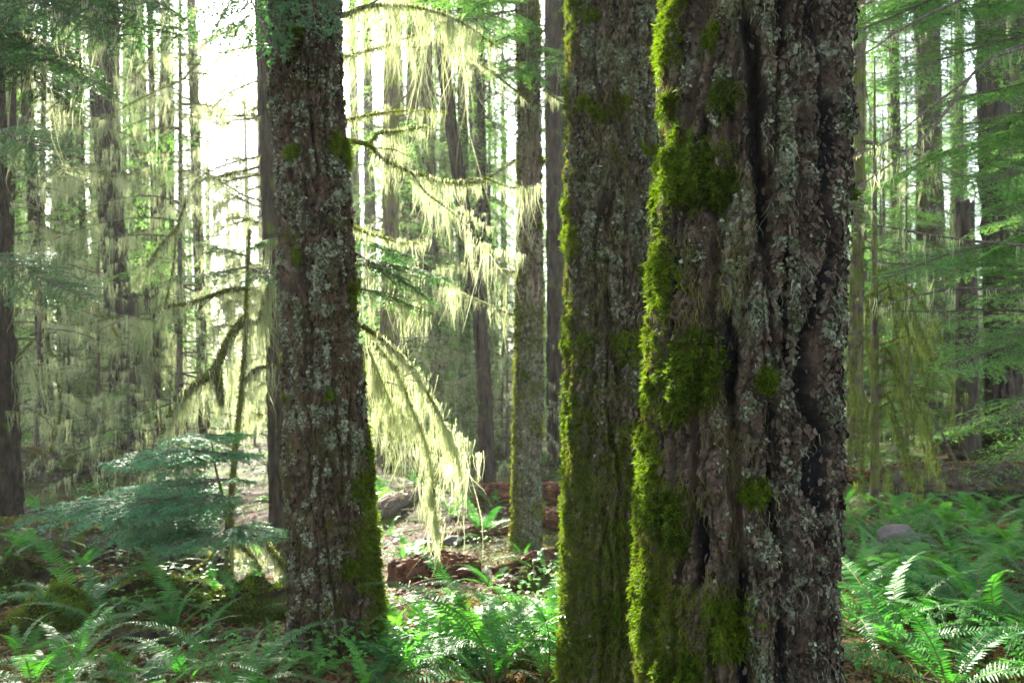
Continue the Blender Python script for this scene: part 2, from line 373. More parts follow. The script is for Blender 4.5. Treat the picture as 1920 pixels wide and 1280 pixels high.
def hero_trunk(tree, mat, d, prof, nt, nz_vis, zvis, ztop, depth, fr, fissures=(), moss_f=None, lich_f=None, ncore=1.0, seed=0, flare=0.0):
    """prof: (row, left, right) in the photograph; depth: bark relief in metres; fr: furrows per metre"""
    prof = np.array(prof, float)
    zz = CAMZ - (prof[:, 0] - HOR) / F * d
    cx = ((prof[:, 1] + prof[:, 2]) / 2 - 960) / F * d
    rr = (prof[:, 2] - prof[:, 1]) / 2 / F * d
    o = np.argsort(zz); zz, cx, rr = zz[o], cx[o], rr[o]
    base = float(gz(cx[0], d)) - 0.12
    zs = np.concatenate([np.linspace(base, zvis[0], 40, endpoint=False), np.linspace(zvis[0], zvis[1], nz_vis), np.linspace(zvis[1], ztop, 60)[1:]])
    def ip(z, v):
        r = np.interp(z, zz, v)
        hi = z > zz[-1]; lo = z < zz[0]
        sl_hi = (v[-1] - v[-3]) / (zz[-1] - zz[-3]); sl_lo = (v[1] - v[0]) / (zz[1] - zz[0])
        r = np.where(hi, v[-1] + sl_hi * (z - zz[-1]), r)
        return np.where(lo, v[0] + sl_lo * (z - zz[0]), r)
    T = Trunk()
    T.d = d; T.zs = zs
    T.cx = ip(zs, cx)
    r = np.interp(zs, zz, rr)
    top = zs > zz[-1]; r[top] = rr[-1] * (1 - 0.75 * (zs[top] - zz[-1]) / (ztop - zz[-1]))
    lobes = flare * np.exp(-(zs - base) / 0.20)
    T.r = r
    th = np.linspace(0, 2 * np.pi, nt, endpoint=False)
    T.ang0 = math.atan2(-d, -float(np.interp(CAMZ, zs, T.cx)))
    phi = (th + np.pi) % (2 * np.pi) - np.pi            # 0 faces the camera, positive to the right
    PH, ZZ = np.meshgrid(phi, zs)
    A = T.ang0 + PH
    rc = float(np.interp(CAMZ, zs, r))
    X = np.cos(A) * rc; Y = np.sin(A) * rc
    s = seed * 17.3
    # domain warp, plates and furrows, scales, grain
    wx = 0.020 * pn(X * 9, Y * 9, ZZ * 5 + s) + 0.045 * pn(X * 3, Y * 3, ZZ * 1.7 + s)
    wy = 0.020 * pn(X * 9 + 31, Y * 9, ZZ * 5 + s) + 0.045 * pn(X * 3 + 31, Y * 3, ZZ * 1.7 + s)
    x1, y1 = X + wx, Y + wy
    f1 = np.abs(pn(x1 * fr, y1 * fr, ZZ * fr * 0.10 + s))
    p1 = sst(0.0, 0.15, f1)
    g1, i1 = cells(x1 * fr * 2.0 + s, y1 * fr * 2.0, ZZ * fr * 0.62 + s)
    g2, i2 = cells((X + wx * .5) * fr * 5.2, (Y + wy * .5) * fr * 5.2 + s, ZZ * fr * 3.1)
    p2 = sst(0.0, 0.22, g1); p3 = sst(0.0, 0.25, g2)
    f3 = pn(x1 * fr * 4.5, y1 * fr * 4.5 + 5, ZZ * fr * 2.4 + s)
    f4 = pn(X * 75, Y * 75, ZZ * 48 + s)
    f5 = pn(X * 170, Y * 170, ZZ * 120 + s)
    h = depth * (1.0 * p1 + 0.42 * p2 * (.3 + .7 * p1) + 0.30 * (i1 - .5) + 0.16 * p3 + 0.16 * (i2 - .5) + 0.28 * f3) + 0.0050 * f4 * ncore + 0.0028 * f5 * ncore
    h += 0.02 * pn(X * 3.3, Y * 3.3, ZZ * 1.1 + s + 50) - depth * 1.15
    char = np.zeros_like(h)
    rowZ = HOR - (ZZ - CAMZ) * F / d
    for fi in fissures:
        pts = np.array(fi, float)                          # row, column, width
        rws = np.linspace(pts[0, 0], pts[-1, 0], 60)
        colm = np.interp(rowZ, pts[:, 0], pts[:, 1]); wd = np.interp(rowZ, pts[:, 0], pts[:, 2])
        inside = sst(pts[0, 0] - 25, pts[0, 0] + 25, rowZ) * sst(pts[-1, 0] + 25, pts[-1, 0] - 25, rowZ)
        c_px = 960 + np.interp(ZZ, zs, T.cx) * F / d; r_px = np.interp(ZZ, zs, r) * F / d
        pf = np.arcsin(np.clip((colm - c_px) / r_px, -0.985, 0.985))
        dist = np.abs(PH - pf) * r_px / 1.2
        dist = dist + 6 * pn(X * 14, Y * 14, ZZ * 8 + s) + 6 * pn(X * 40, Y * 40, ZZ * 20 + s)
        k = sst(wd * 0.85, wd * 0.30, dist) * inside
        h -= 0.044 * k + 0.006 * k * pn(X * 20, Y * 20, ZZ * 30)
        char = np.maximum(char, sst(wd * 1.0, wd * 0.5, dist + 5 * pn(X * 60, Y * 60, ZZ * 40)) * inside)
    T.h = h; T.PH = PH; T.ZZ = ZZ; T.row = rowZ; T.colpx = 960 + (np.interp(ZZ, zs, T.cx) + np.sin(PH) * np.interp(ZZ, zs, r)) * F / d
    rad = r[:, None] + h + lobes[:, None] * (1 + .75 * np.cos(5 * A + seed) + .4 * np.cos(3 * A))
    P = np.stack([T.cx[:, None] + np.cos(A) * rad, d + np.sin(A) * rad, ZZ], -1)
    T.P = P; T.N = np.stack([np.cos(A), np.sin(A), np.zeros_like(A)], -1)
    # real surface normal from the grid
    dt = np.roll(P, -1, 1) - np.roll(P, 1, 1); dz = np.gradient(P, axis=0)
    T.SN = unit(np.cross(dt, dz))
    T.char = char
    T.furrow = 1 - p1
    T.moss = np.clip(moss_f(T) if moss_f else np.zeros_like(h), 0, 1)
    T.lich = np.clip(lich_f(T) if lich_f else np.ones_like(h), 0, 1) * (1 - char)
    T.tree = tree; T.base = np.array([float(np.interp(base + 0.1, zs, T.cx)), d, base + 0.12])
    tree.location = T.base
    nz = len(zs)
    i = np.arange(nz - 1)[:, None] * nt; j = np.arange(nt); j2 = (j + 1) % nt
    Fc = np.stack([i + j, i + j2, i + nt + j2, i + nt + j], -1).reshape(-1, 4)
    MB().add(P, Fc).build('trunk', [mat], tree, origin=T.base, smooth=False, attrs={'char': char, 'moss': T.moss, 'lich': T.lich})
    T.area = (r[:, None] * (2 * np.pi / nt)) * np.gradient(zs)[:, None] * np.ones_like(h)
    T.vis = ((np.abs(PH) < 1.95) & (rowZ < 1330) & (rowZ > -60)).astype(float)
    return T

def pick(T, weight, n):
    w = (weight * T.area * T.vis).reshape(-1).astype(float)
    if w.sum() <= 0: return None
    k = rng.choice(len(w), n, p=w / w.sum())
    return T.P.reshape(-1, 3)[k] + rng.normal(size=(n, 3)) * 0.003, T.N.reshape(-1, 3)[k], T.SN.reshape(-1, 3)[k], weight.reshape(-1)[k]

def blades(mb, P, D, L, W, bend, tint, mat=0, K=3):
    """short leaves from P along D, bending by gravity"""
    n = len(P); t = np.linspace(0, 1, K)
    path = P[:, None] + D[:, None] * (L[:, None] * t)[..., None]
    path[..., 2] -= (bend * L)[:, None] * t ** 2
    side = unit(np.cross(D, rng.normal(size=(n, 3))))
    w = W[:, None] * (np.array([0.7, 1.0, 0.12]) if K == 3 else np.linspace(1, 0.15, K))
    mb.ribbons(path, w, side, mat, tint)

def moss_on(T, weight, n, thick, L=(0.008, 0.018), name='moss_tuft', mat='moss', tint=(0.15, 0.9), W=0.0035, up=0.1):
    r = pick(T, weight, n)
    if r is None: return
    P, N, SN, w = r
    k_ = max(1, n // 12); cen = rng.integers(0, k_, n)                  # blades gather into little tufts
    cn, sn_ = P[:k_][cen], N[:k_][cen]; dlt = np.linalg.norm(P - cn, axis=1)
    near = rng.random(n) < 0.75
    lay = rng.random(n) ** 0.7
    hgt = rng.random(k_)[cen] * 0.6 + 0.4
    P = np.where(near[:, None], cn + rng.normal(size=(n, 3)) * L[1] * 0.22, P); N = np.where(near[:, None], sn_, N)
    w = np.where(near, w[:k_][cen], w); lay = np.where(near, hgt * (.55 + .45 * lay), lay)
    P = P + N * (lay * thick * np.clip(w, 0, 1.2))[:, None] - UP * (lay * thick * 0.3)[:, None]
    D = unit(N * 0.7 + rng.normal(size=(n, 3)) * 0.62 + UP * up)
    Ln = rng.uniform(L[0], L[1], n)
    cl = 0.5 + 0.9 * pn(P[:, 0] * 45, P[:, 1] * 45, P[:, 2] * 45) + rng.normal(size=n) * 0.12
    tt = tint[0] + (tint[1] - tint[0]) * np.clip(cl, 0, 1)
    mb = MB(); blades(mb, P, D, Ln, Ln * 0 + W * rng.uniform(0.6, 1.3, n), rng.uniform(0, 0.5, n), tt)
    return mb.build(name, [M[mat]], T.tree, origin=T.base)

def spot(T, col_, row_, sx, sy, irr=0.5):
    """soft weight round a photograph pixel on the trunk's near side"""
    q = np.sqrt(((T.colpx - col_) / sx) ** 2 + ((T.row - row_) / sy) ** 2) + irr * pn(T.P[..., 0] * 16, T.P[..., 1] * 16, T.P[..., 2] * 16) * 1.9 + .7 * irr * pn(T.P[..., 0] * 48, T.P[..., 1] * 48, T.P[..., 2] * 30)
    return np.where(np.cos(T.PH) > -0.2, sst(1.35, 0.25, q), 0)

def flakes_on(T, weight, n, size=(0.0025, 0.0075), name='lichen_crust', mat='lichen', long=1.0):
    weight = weight * (1 - .92 * T.furrow)
    r = pick(T, weight, n)
    P, N, SN, w = r
    u = unit(np.cross(SN, rng.normal(size=(n, 3)) + (UP * 3 if long > 1 else 0))); v = np.cross(SN, u) * long
    s = size[0] * .6 + (size[1] * 1.5 - size[0] * .6) * rng.random(n) ** 2.6
    lift = rng.uniform(0.1, 0.9, n)
    a = P - u * (s * 0.5)[:, None] + SN * 0.0015
    ve = []
    for su, sv, li in ((-.5, -.3, 0), (.1, -.55, .2), (.6, -.05, 1), (.45, .5, .9), (-.2, .55, .35)):
        ve.append(P + u * (s * (su + rng.normal(size=n) * .14))[:, None] + v * (s * (sv + rng.normal(size=n) * .14))[:, None] + SN * (s * lift * li * 0.7 + 0.001)[:, None])
    V = np.stack(ve, 1).reshape(-1, 3); b = np.arange(n) * 5
    t = np.clip(0.45 + 0.7 * pn(P[:, 0] * 18, P[:, 1] * 18, P[:, 2] * 18) + rng.normal(size=n) * 0.22, 0, 1)
    mb = MB(); mb.add(V, np.concatenate([np.stack([b, b + 1, b + 2], 1), np.stack([b, b + 2, b + 3], 1), np.stack([b, b + 3, b + 4], 1)]), 0, np.repeat(t, 5))
    return mb.build(name, [M[mat]], T.tree, origin=T.base)

def fibres_on(T, weight, n, L=(0.03, 0.10), W=0.0018, name='hanging_fibres', mat='fibre', tint=(0.1, 0.95), hug=0.01):
    r = pick(T, weight, n)
    P, N, SN, w = r
    K = 5; t = np.linspace(0, 1, K)
    Ln = rng.uniform(L[0], L[1], n)
    P = P + N * 0.004
    path = P[:, None] + np.zeros((n, K, 3))
    path[..., 2] -= Ln[:, None] * t
    tang = np.stack([-N[:, 1], N[:, 0], 0 * N[:, 0]], 1)
    ph = rng.uniform(0, 6.28, n)
    path += tang[:, None] * ((Ln * 0.14)[:, None] * np.sin(ph[:, None] + t * rng.uniform(2, 7, n)[:, None]) + (rng.normal(size=n) * Ln * 0.25)[:, None] * t)[..., None]
    path += N[:, None] * (hug * np.sin(t * 3.14)[None] * rng.uniform(0, 1.5, n)[:, None])[..., None]
    mb = MB(); mb.ribbons(path, W * rng.uniform(.6, 1.5, n)[:, None] * np.linspace(1, .4, K), unit(tang + N * rng.normal(size=(n, 1)) * .8), 0, rng.uniform(tint[0], tint[1], n))
    return mb.build(name, [M[mat]], T.tree, origin=T.base)

def nz3(T, f, s=0.0): return pn(T.P[..., 0] * f + s, T.P[..., 1] * f, T.P[..., 2] * f)

# --- the big trunk
big = thing('conifer_tree', 'widest and nearest trunk, purple brown bark with two black charred fissures and green moss', 'tree', group='big trunks close to the camera')
BIG_MOSS = [(1262, 60, 26, 95), (1266, 205, 22, 24), (1338, 115, 16, 22), (1366, 232, 26, 28), (1290, 335, 66, 58), (1340, 372, 42, 48), (1224, 385, 16, 48), (1258, 520, 30, 66), (1302, 705, 52, 72),
            (1222, 690, 18, 105), (1226, 905, 30, 110), (1268, 960, 34, 60), (1432, 708, 17, 24), (1562, 1108, 13, 18), (1372, 1120, 38, 52), (1300, 1235, 44, 60), (1222, 1130, 26, 130), (1410, 895, 20, 30), (1580, 375, 13, 15)]
def big_moss(T):
    left = sst(1330, 1215, T.colpx + 40 * nz3(T, 7)) * (0.35 + 0.65 * sst(100, 1000, T.row))
    low = sst(700, 1250, T.row) * sst(1500, 1260, T.colpx)
    m = 0.52 * left + 0.42 * low + 0.55 * nz3(T, 6.0, 3) * (0.4 + low) + .4 * nz3(T, 17.0, 3)
    for s_ in BIG_MOSS: m = np.maximum(m, spot(T, *s_) * 1.1)
    return np.where(T.colpx > 1480, m * 0.25, m)
def big_lich(T):
    z = sst(1330, 1420, T.colpx) * (1 - 0.35 * sst(1540, 1580, T.colpx))
    return np.clip(0.25 + 0.85 * z + 0.8 * nz3(T, 5, 8), 0, 1)
BIG = hero_trunk(big, M['bark_big'], 2.35, [(-20, 1250, 1572), (150, 1246, 1571), (300, 1242, 1569), (500, 1236, 1563), (700, 1227, 1560), (850, 1219, 1558), (1000, 1213, 1553), (1280, 1207, 1548), (1690, 1180, 1570)],
    660, 830, (0.52, 2.80), 27.0, 0.038, 12.0, moss_f=big_moss, lich_f=big_lich, seed=1, flare=0.10,
    fissures=[[(90, 1398, 9), (150, 1406, 15), (230, 1416, 19), (320, 1414, 17), (420, 1426, 15), (490, 1430, 9)],
              [(250, 1330, 6), (330, 1322, 9), (420, 1334, 7)], [(-60, 1296, 7), (60, 1300, 9), (180, 1290, 7)], [(430, 1282, 7), (560, 1276, 10), (680, 1268, 7)], [(480, 1462, 6), (580, 1456, 10), (700, 1464, 7)], [(300, 1556, 8), (430, 1566, 11), (540, 1558, 8)], [(760, 1440, 7), (880, 1434, 10), (980, 1442, 7)], [(-60, 1452, 6), (60, 1460, 9), (170, 1456, 6)], [(1020, 1396, 7), (1130, 1388, 11), (1260, 1394, 9)],
              [(-60, 1508, 16), (90, 1516, 20), (200, 1526, 17), (300, 1534, 22), (400, 1528, 15), (480, 1536, 20), (560, 1522, 13), (640, 1506, 17), (740, 1504, 20), (820, 1522, 16), (900, 1518, 22), (970, 1530, 15), (1080, 1518, 11), (1180, 1512, 8)],
              [(590, 1366, 12), (680, 1372, 20), (760, 1368, 12)], [(930, 1326, 14), (1000, 1330, 16), (1060, 1322, 10)], [(1080, 1452, 12), (1180, 1462, 20), (1300, 1470, 18)],
              [(300, 1588, 10), (420, 1590, 14), (560, 1586, 10)], [(960, 1574, 8), (1150, 1572, 14), (1300, 1570, 12)]])
moss_on(BIG, sst(.18, .6, BIG.moss) * (1 - BIG.char), 75000, 0.010, L=(0.005, 0.013), name='moss_cover', mat='moss_dull', W=0.0028)
for s_ in BIG_MOSS:
    a = s_[2] * s_[3]
    moss_on(BIG, spot(BIG, *s_), int(500 + a * 2.3), 0.010 + 0.0004 * min(s_[2], 45), L=(0.008, 0.019), name='moss_clump', W=0.0036, tint=(0.05, 0.85))
flakes_on(BIG, (BIG.lich ** 1.5) * sst(-0.02, 0.16, nz3(BIG, 9, 2) + .6 * nz3(BIG, 28, 2)) * (1 - BIG.moss) * (1 - 0.93 * BIG.char) * (0.3 + BIG.h / 0.03).clip(0.05, 1.5), 42000)
fibres_on(BIG, sst(1480, 1360, BIG.colpx) * (0.2 + sst(-.05, .2, nz3(BIG, 8, 5))) * (1 - BIG.char), 8500, L=(.015, .065), W=0.0016, hug=.005)
fibres_on(BIG, (BIG.colpx > 1400) * sst(0.1, .3, nz3(BIG, 9, 7)) * 1.0, 900, L=(0.015, 0.05), W=0.0018, name='lichen_threads', mat='lichen', tint=(0.3, 0.9))

flakes_on(BIG, (0.25 + sst(1380, 1480, BIG.colpx)) * (1 - .85 * BIG.char) * (1 - .7 * BIG.moss), 46000, size=(0.003, 0.0085), name='bark_scale', mat='scale', long=1.8)
# --- the second trunk, behind it
sec = thing('conifer_tree', 'mossy grey trunk half hidden behind the widest trunk, bright moss down its lit edge', 'tree', group='big trunks close to the camera')
SEC_MOSS = [(1098, 212, 14, 14), (1128, 235, 18, 18), (1157, 222, 16, 18), (1208, 295, 17, 15), (1070, 390, 12, 30), (1074, 455, 20, 36), (1072, 610, 14, 60), (1200, 525, 16, 18), (1170, 650, 44, 26), (1085, 640, 30, 22), (1150, 1130, 40, 60), (1180, 985, 40, 40),
            (1074, 770, 18, 90), (1066, 900, 14, 110), (1062, 1040, 16, 120), (1062, 1180, 18, 110), (1110, 60, 16, 14), (1068, 190, 10, 50), (1080, 20, 12, 60)]
def sec_moss(T):
    m = 0.75 * sst(1095, 1062, T.colpx + 25 * nz3(T, 7)) + 0.72 * sst(480, 1000, T.row) + 0.6 * nz3(T, 5, 13) + .5 * nz3(T, 15, 13)
    for s_ in SEC_MOSS: m = np.maximum(m, spot(T, *s_) * 1.1)
    return m
SEC = hero_trunk(sec, M['bark_second'], 3.75, [(-20, 1070, 1222), (400, 1070, 1220), (700, 1070, 1220), (1000, 1067, 1228), (1280, 1064, 1244), (1340, 1060, 1250)],
    380, 720, (0.0, 3.40), 28.0, 0.048, 14.0, moss_f=sec_moss, lich_f=lambda T: 0.45 + 0.8 * nz3(T, 4, 21) + 0.4 * sst(700, 100, T.row), seed=2, flare=0.06)
moss_on(SEC, sst(.22, .65, SEC.moss), 72000, 0.012, L=(0.006, 0.016), name='moss_cover', mat='moss_dull', W=0.0042)
for s_ in SEC_MOSS:
    moss_on(SEC, spot(SEC, *s_), int(300 + s_[2] * s_[3] * 1.6), 0.016 + 0.0004 * s_[2], L=(0.010, 0.022), name='moss_clump', W=0.0048, tint=(0.1, 0.95))
flakes_on(SEC, SEC.lich ** 1.5 * sst(-.10, .12, nz3(SEC, 9, 2)) * (1 - SEC.moss) * (.4 + sst(800, 300, SEC.row)) * (0.3 + SEC.h / 0.03).clip(0.05, 1.5), 40000, size=(0.004, 0.010))
moss_on(SEC, sst(.15, .6, nz3(SEC, 7, 77) + .55 * sst(450, 1000, SEC.row)) * (SEC.row > 350), 34000, 0.014, L=(0.007, 0.018), name='moss_patch', W=0.0044, tint=(.0, .7))
fibres_on(SEC, (0.25 + sst(0, .2, nz3(SEC, 8, 5))), 6000, L=(0.03, 0.12), W=0.0026)

flakes_on(SEC, 1 - .7 * SEC.moss, 30000, size=(0.0045, 0.011), name='bark_scale', mat='scale', long=1.9)
# --- the red-barked trunk on the lit side
red = thing('conifer_tree', 'straight red brown trunk standing beside the bright drooping lichen, moss at its foot', 'tree', group='big trunks close to the camera')
RED_MOSS = [(630, 282, 26, 26), (648, 292, 12, 20), (556, 306, 12, 14), (672, 912, 18, 30), (690, 985, 22, 60), (700, 1060, 22, 60), (690, 850, 10, 60), (560, 488, 12, 14), (620, 738, 12, 12), (705, 1130, 18, 50), (655, 1050, 20, 20), (560, 85, 10, 12), (660, 560, 6, 50)]
def red_moss(T):
    m = 0.50 * sst(590, 705, T.colpx + 40 * nz3(T, 6)) * sst(740, 1000, T.row) + 0.34 * sst(820, 1200, T.row) + .35 * nz3(T, 18, 3) + 1.1 * nz3(T, 6, 33) - 0.05
    for s_ in RED_MOSS: m = np.maximum(m, spot(T, *s_) * 1.1)
    return m
RED = hero_trunk(red, M['bark_red'], 4.6, [(-20, 506, 632), (200, 516, 640), (400, 526, 653), (700, 538, 676), (900, 543, 692), (1100, 551, 706), (1225, 553, 712), (1260, 551, 716)],
    340, 760, (-0.15, 3.85), 27.0, 0.044, 13.0, moss_f=red_moss, lich_f=lambda T: 0.5 + 0.9 * nz3(T, 4, 41), seed=3, flare=0.06)
moss_on(RED, sst(.22, .65, RED.moss), 40000, 0.012, L=(0.007, 0.017), name='moss_cover', mat='moss_dull', W=0.005)
for s_ in RED_MOSS:
    moss_on(RED, spot(RED, *s_), int(260 + s_[2] * s_[3] * 1.8), 0.02 + 0.0006 * s_[2], L=(0.012, 0.026), name='moss_clump', W=0.0055, tint=(0.15, 0.95))
flakes_on(RED, RED.lich ** 1.5 * sst(-.05, .12, nz3(RED, 8, 2)) * (1 - RED.moss) * (0.3 + RED.h / 0.03).clip(0.05, 1.5), 36000, size=(0.005, 0.011))
fibres_on(RED, (0.2 + sst(0, .2, nz3(RED, 8, 5))) * sst(200, 900, RED.row), 4500, L=(0.03, 0.12), W=0.003)

flakes_on(RED, 1 - .7 * RED.moss, 30000, size=(0.005, 0.012), name='bark_scale', mat='scale', long=1.9)
# --- the slimmer pale trunk further back
pal = thing('conifer_tree', 'slim pale lichened trunk rising from ferns behind the rotten red log', 'tree', group='middle distance trunks')
def pal_moss(T): return 0.7 * sst(985, 962, T.colpx) * sst(300, 700, T.row) + 0.9 * nz3(T, 4, 51) + 0.26 + 0.3 * sst(80, 20, np.abs(T.row - 60)) + 0.25 * sst(900, 1050, T.row)
PAL = hero_trunk(pal, M['bark_pale'], 7.2, [(-20, 967, 1009), (200, 969, 1011), (500, 972, 1017), (800, 965, 1015), (1040, 961, 1014), (1060, 957, 1018)],
    150, 520, (-0.1, 5.1), 26.0, 0.016, 16.0, moss_f=pal_moss, lich_f=lambda T: 0.15 + 0.7 * sst(450, 850, T.row) + 0.8 * nz3(T, 3, 61), seed=4, flare=0.02)
moss_on(PAL, sst(.22, .65, PAL.moss), 14000, 0.014, L=(0.01, 0.025), name='moss_cover', mat='moss_dull', W=0.008)
for s_ in [(1013, 302, 8, 8), (985, 700, 12, 16), (1010, 425, 7, 8), (966, 600, 6, 40)]:
    moss_on(PAL, spot(PAL, *s_), 260, 0.03, L=(0.015, 0.03), name='moss_clump', W=0.008)
flakes_on(PAL, PAL.lich * (1 - .8 * PAL.moss), 16000, size=(0.006, 0.016))
flakes_on(PAL, 1 - .7 * PAL.moss, 9000, size=(0.006, 0.014), name='bark_scale', mat='scale', long=1.9)
moss_on(BIG, sst(.1, .5, nz3(BIG, 8, 91) + .5 * sst(1420, 1240, BIG.colpx) - .25) * (1 - BIG.char), 26000, 0.008, L=(0.006, 0.014), name='moss_patch', W=0.003, tint=(.0, .6))
# ---------------------------------------------------------------- building blocks: lichen curtains, boughs, crowns
def drape(mb, pts, per_m, lmean, spread=0.55, W=0.005, mat=0, tint=(0.2, 0.95), strands=(8, 22), K=6, thin=1.0):
    """curtains of hanging lichen under the line pts"""
    pts = np.asarray(pts, float)
    seg = np.linalg.norm(np.diff(pts, axis=0), axis=1); cum = np.concatenate([[0], np.cumsum(seg)]); tot = cum[-1]
    nc = max(1, int(tot * per_m))
    c = rng.uniform(0, tot, nc)
    C0 = np.stack([np.interp(c, cum, pts[:, k]) for k in range(3)], 1)
    env = 0.25 + 1.3 * np.clip(0.5 + 1.1 * pn(C0[:, 0] * 4, C0[:, 1] * 4, C0[:, 2] * 4 + 9), 0, 1)
    Lc = lmean * np.exp(rng.normal(size=nc) * spread) * env
    Lc = np.minimum(Lc, lmean * 2.6)
    ns = rng.integers(strands[0], strands[1], nc)
    ci = np.repeat(np.arange(nc), ns); n = len(ci)
    t = np.linspace(0, 1, K)
    L = Lc[ci] * (.12 + .88 * rng.random(n) ** 1.3)
    wid = np.minimum(0.010 + 0.065 * Lc, 0.045)[ci] * thin * rng.uniform(.4, 1.3, nc)[ci]
    off = rng.normal(size=(n, 3)) * wid[:, None]; off[:, 2] *= 0.3
    p0 = C0[ci] + off
    P = p0[:, None] + np.zeros((n, K, 3))
    P[..., 2] -= L[:, None] * t
    P[..., :2] -= (off[:, None, :2] * (0.8 * t ** 1.5)[None, :, None]) * np.clip(L / 0.15, 0, 1)[:, None, None]
    sway = rng.normal(size=(nc, 2)) * 0.06
    P[..., :2] += sway[ci][:, None] * (L[:, None] * t ** 2)[..., None]
    ph = rng.uniform(0, 6.28, (n, 2)); fr = rng.uniform(3, 9, (n, 1))
    amp = rng.uniform(.02, .11, (n, 1))
    P[..., 0] += amp * L[:, None] * np.sin(ph[:, :1] + fr * t) * t
    P[..., 1] += amp * L[:, None] * np.sin(ph[:, 1:] + fr * t) * t
    st_ = rng.random(n) < .22                            # short tangled wisps close to the branch
    dv = rng.normal(size=(n, 3)) * .5; P += np.where(st_, L * .5, 0.0)[:, None, None] * dv[:, None] * t[None, :, None]
    a = rng.uniform(0, 6.28, n)
    side = np.stack([np.cos(a), np.sin(a), 0 * a], 1)
    w = W * rng.uniform(0.5, 1.4, n)[:, None] * np.linspace(1.0, 0.2, K)
    tt = np.clip(rng.uniform(tint[0], tint[1], nc)[ci] + rng.normal(size=n) * 0.12, 0, 1)
    mb.ribbons(P, w, side, mat, tt)
    return mb

def fuzz(mb, pts, rad, per_m, L=(0.01, 0.03), W=0.006, mat=0, tint=(0.1, 0.9)):
    """moss sleeve round a branch"""
    pts = np.asarray(pts, float); rad = np.broadcast_to(rad, (len(pts),))
    seg = np.linalg.norm(np.diff(pts, axis=0), axis=1); cum = np.concatenate([[0], np.cumsum(seg)])
    n = int(cum[-1] * per_m)
    if n < 1: return mb
    c = rng.uniform(0, cum[-1], n)
    P = np.stack([np.interp(c, cum, pts[:, k]) for k in range(3)], 1); r = np.interp(c, cum, rad)
    D = unit(rng.normal(size=(n, 3)))
    P = P + D * r[:, None]
    blades(mb, P, unit(D + UP * 0.1), rng.uniform(L[0], L[1], n), W * rng.uniform(.6, 1.3, n), rng.uniform(0.1, .6, n), np.clip(rng.uniform(tint[0], tint[1], n), 0, 1), mat)
    return mb

def sprig_needles(mb, A, B, per_m, L, W, mat, tint, flat, tipcut=0.6):
    """two rows of needles along every twig A->B; flat (n,3) is the normal of the spray"""
    n = len(A); ln = np.linalg.norm(B - A, axis=1)
    k = np.maximum(2, (ln * per_m).astype(int)); ci = np.repeat(np.arange(n), k)
    m = len(ci)
    t = rng.random(m)
    d = unit(B - A)[ci]; nr = flat[ci]; s = np.cross(d, nr) * np.where(rng.random(m) < .5, 1, -1)[:, None]
    P = A[ci] + (B - A)[ci] * t[:, None]
    D = unit(d * rng.uniform(0.35, 0.8, m)[:, None] + s + nr * rng.normal(size=m)[:, None] * 0.22)
    Ln = L * rng.uniform(0.6, 1.2, m) * (1 - tipcut * t * t * 0.5)
    path = np.stack([P, P + D * Ln[:, None]], 1)
    path[:, 1, 2] -= Ln * 0.12
    side = unit(np.cross(D, nr + rng.normal(size=(m, 3)) * 0.25))
    w = np.stack([np.full(m, W), np.full(m, W * 0.45)], 1) * rng.uniform(.7, 1.3, m)[:, None]
    tt = np.clip(np.broadcast_to(tint, (n,))[ci] + rng.normal(size=m) * 0.14 + 0.25 * (t - .5), 0, 1)
    mb.ribbons(path, w, side, mat, tt)

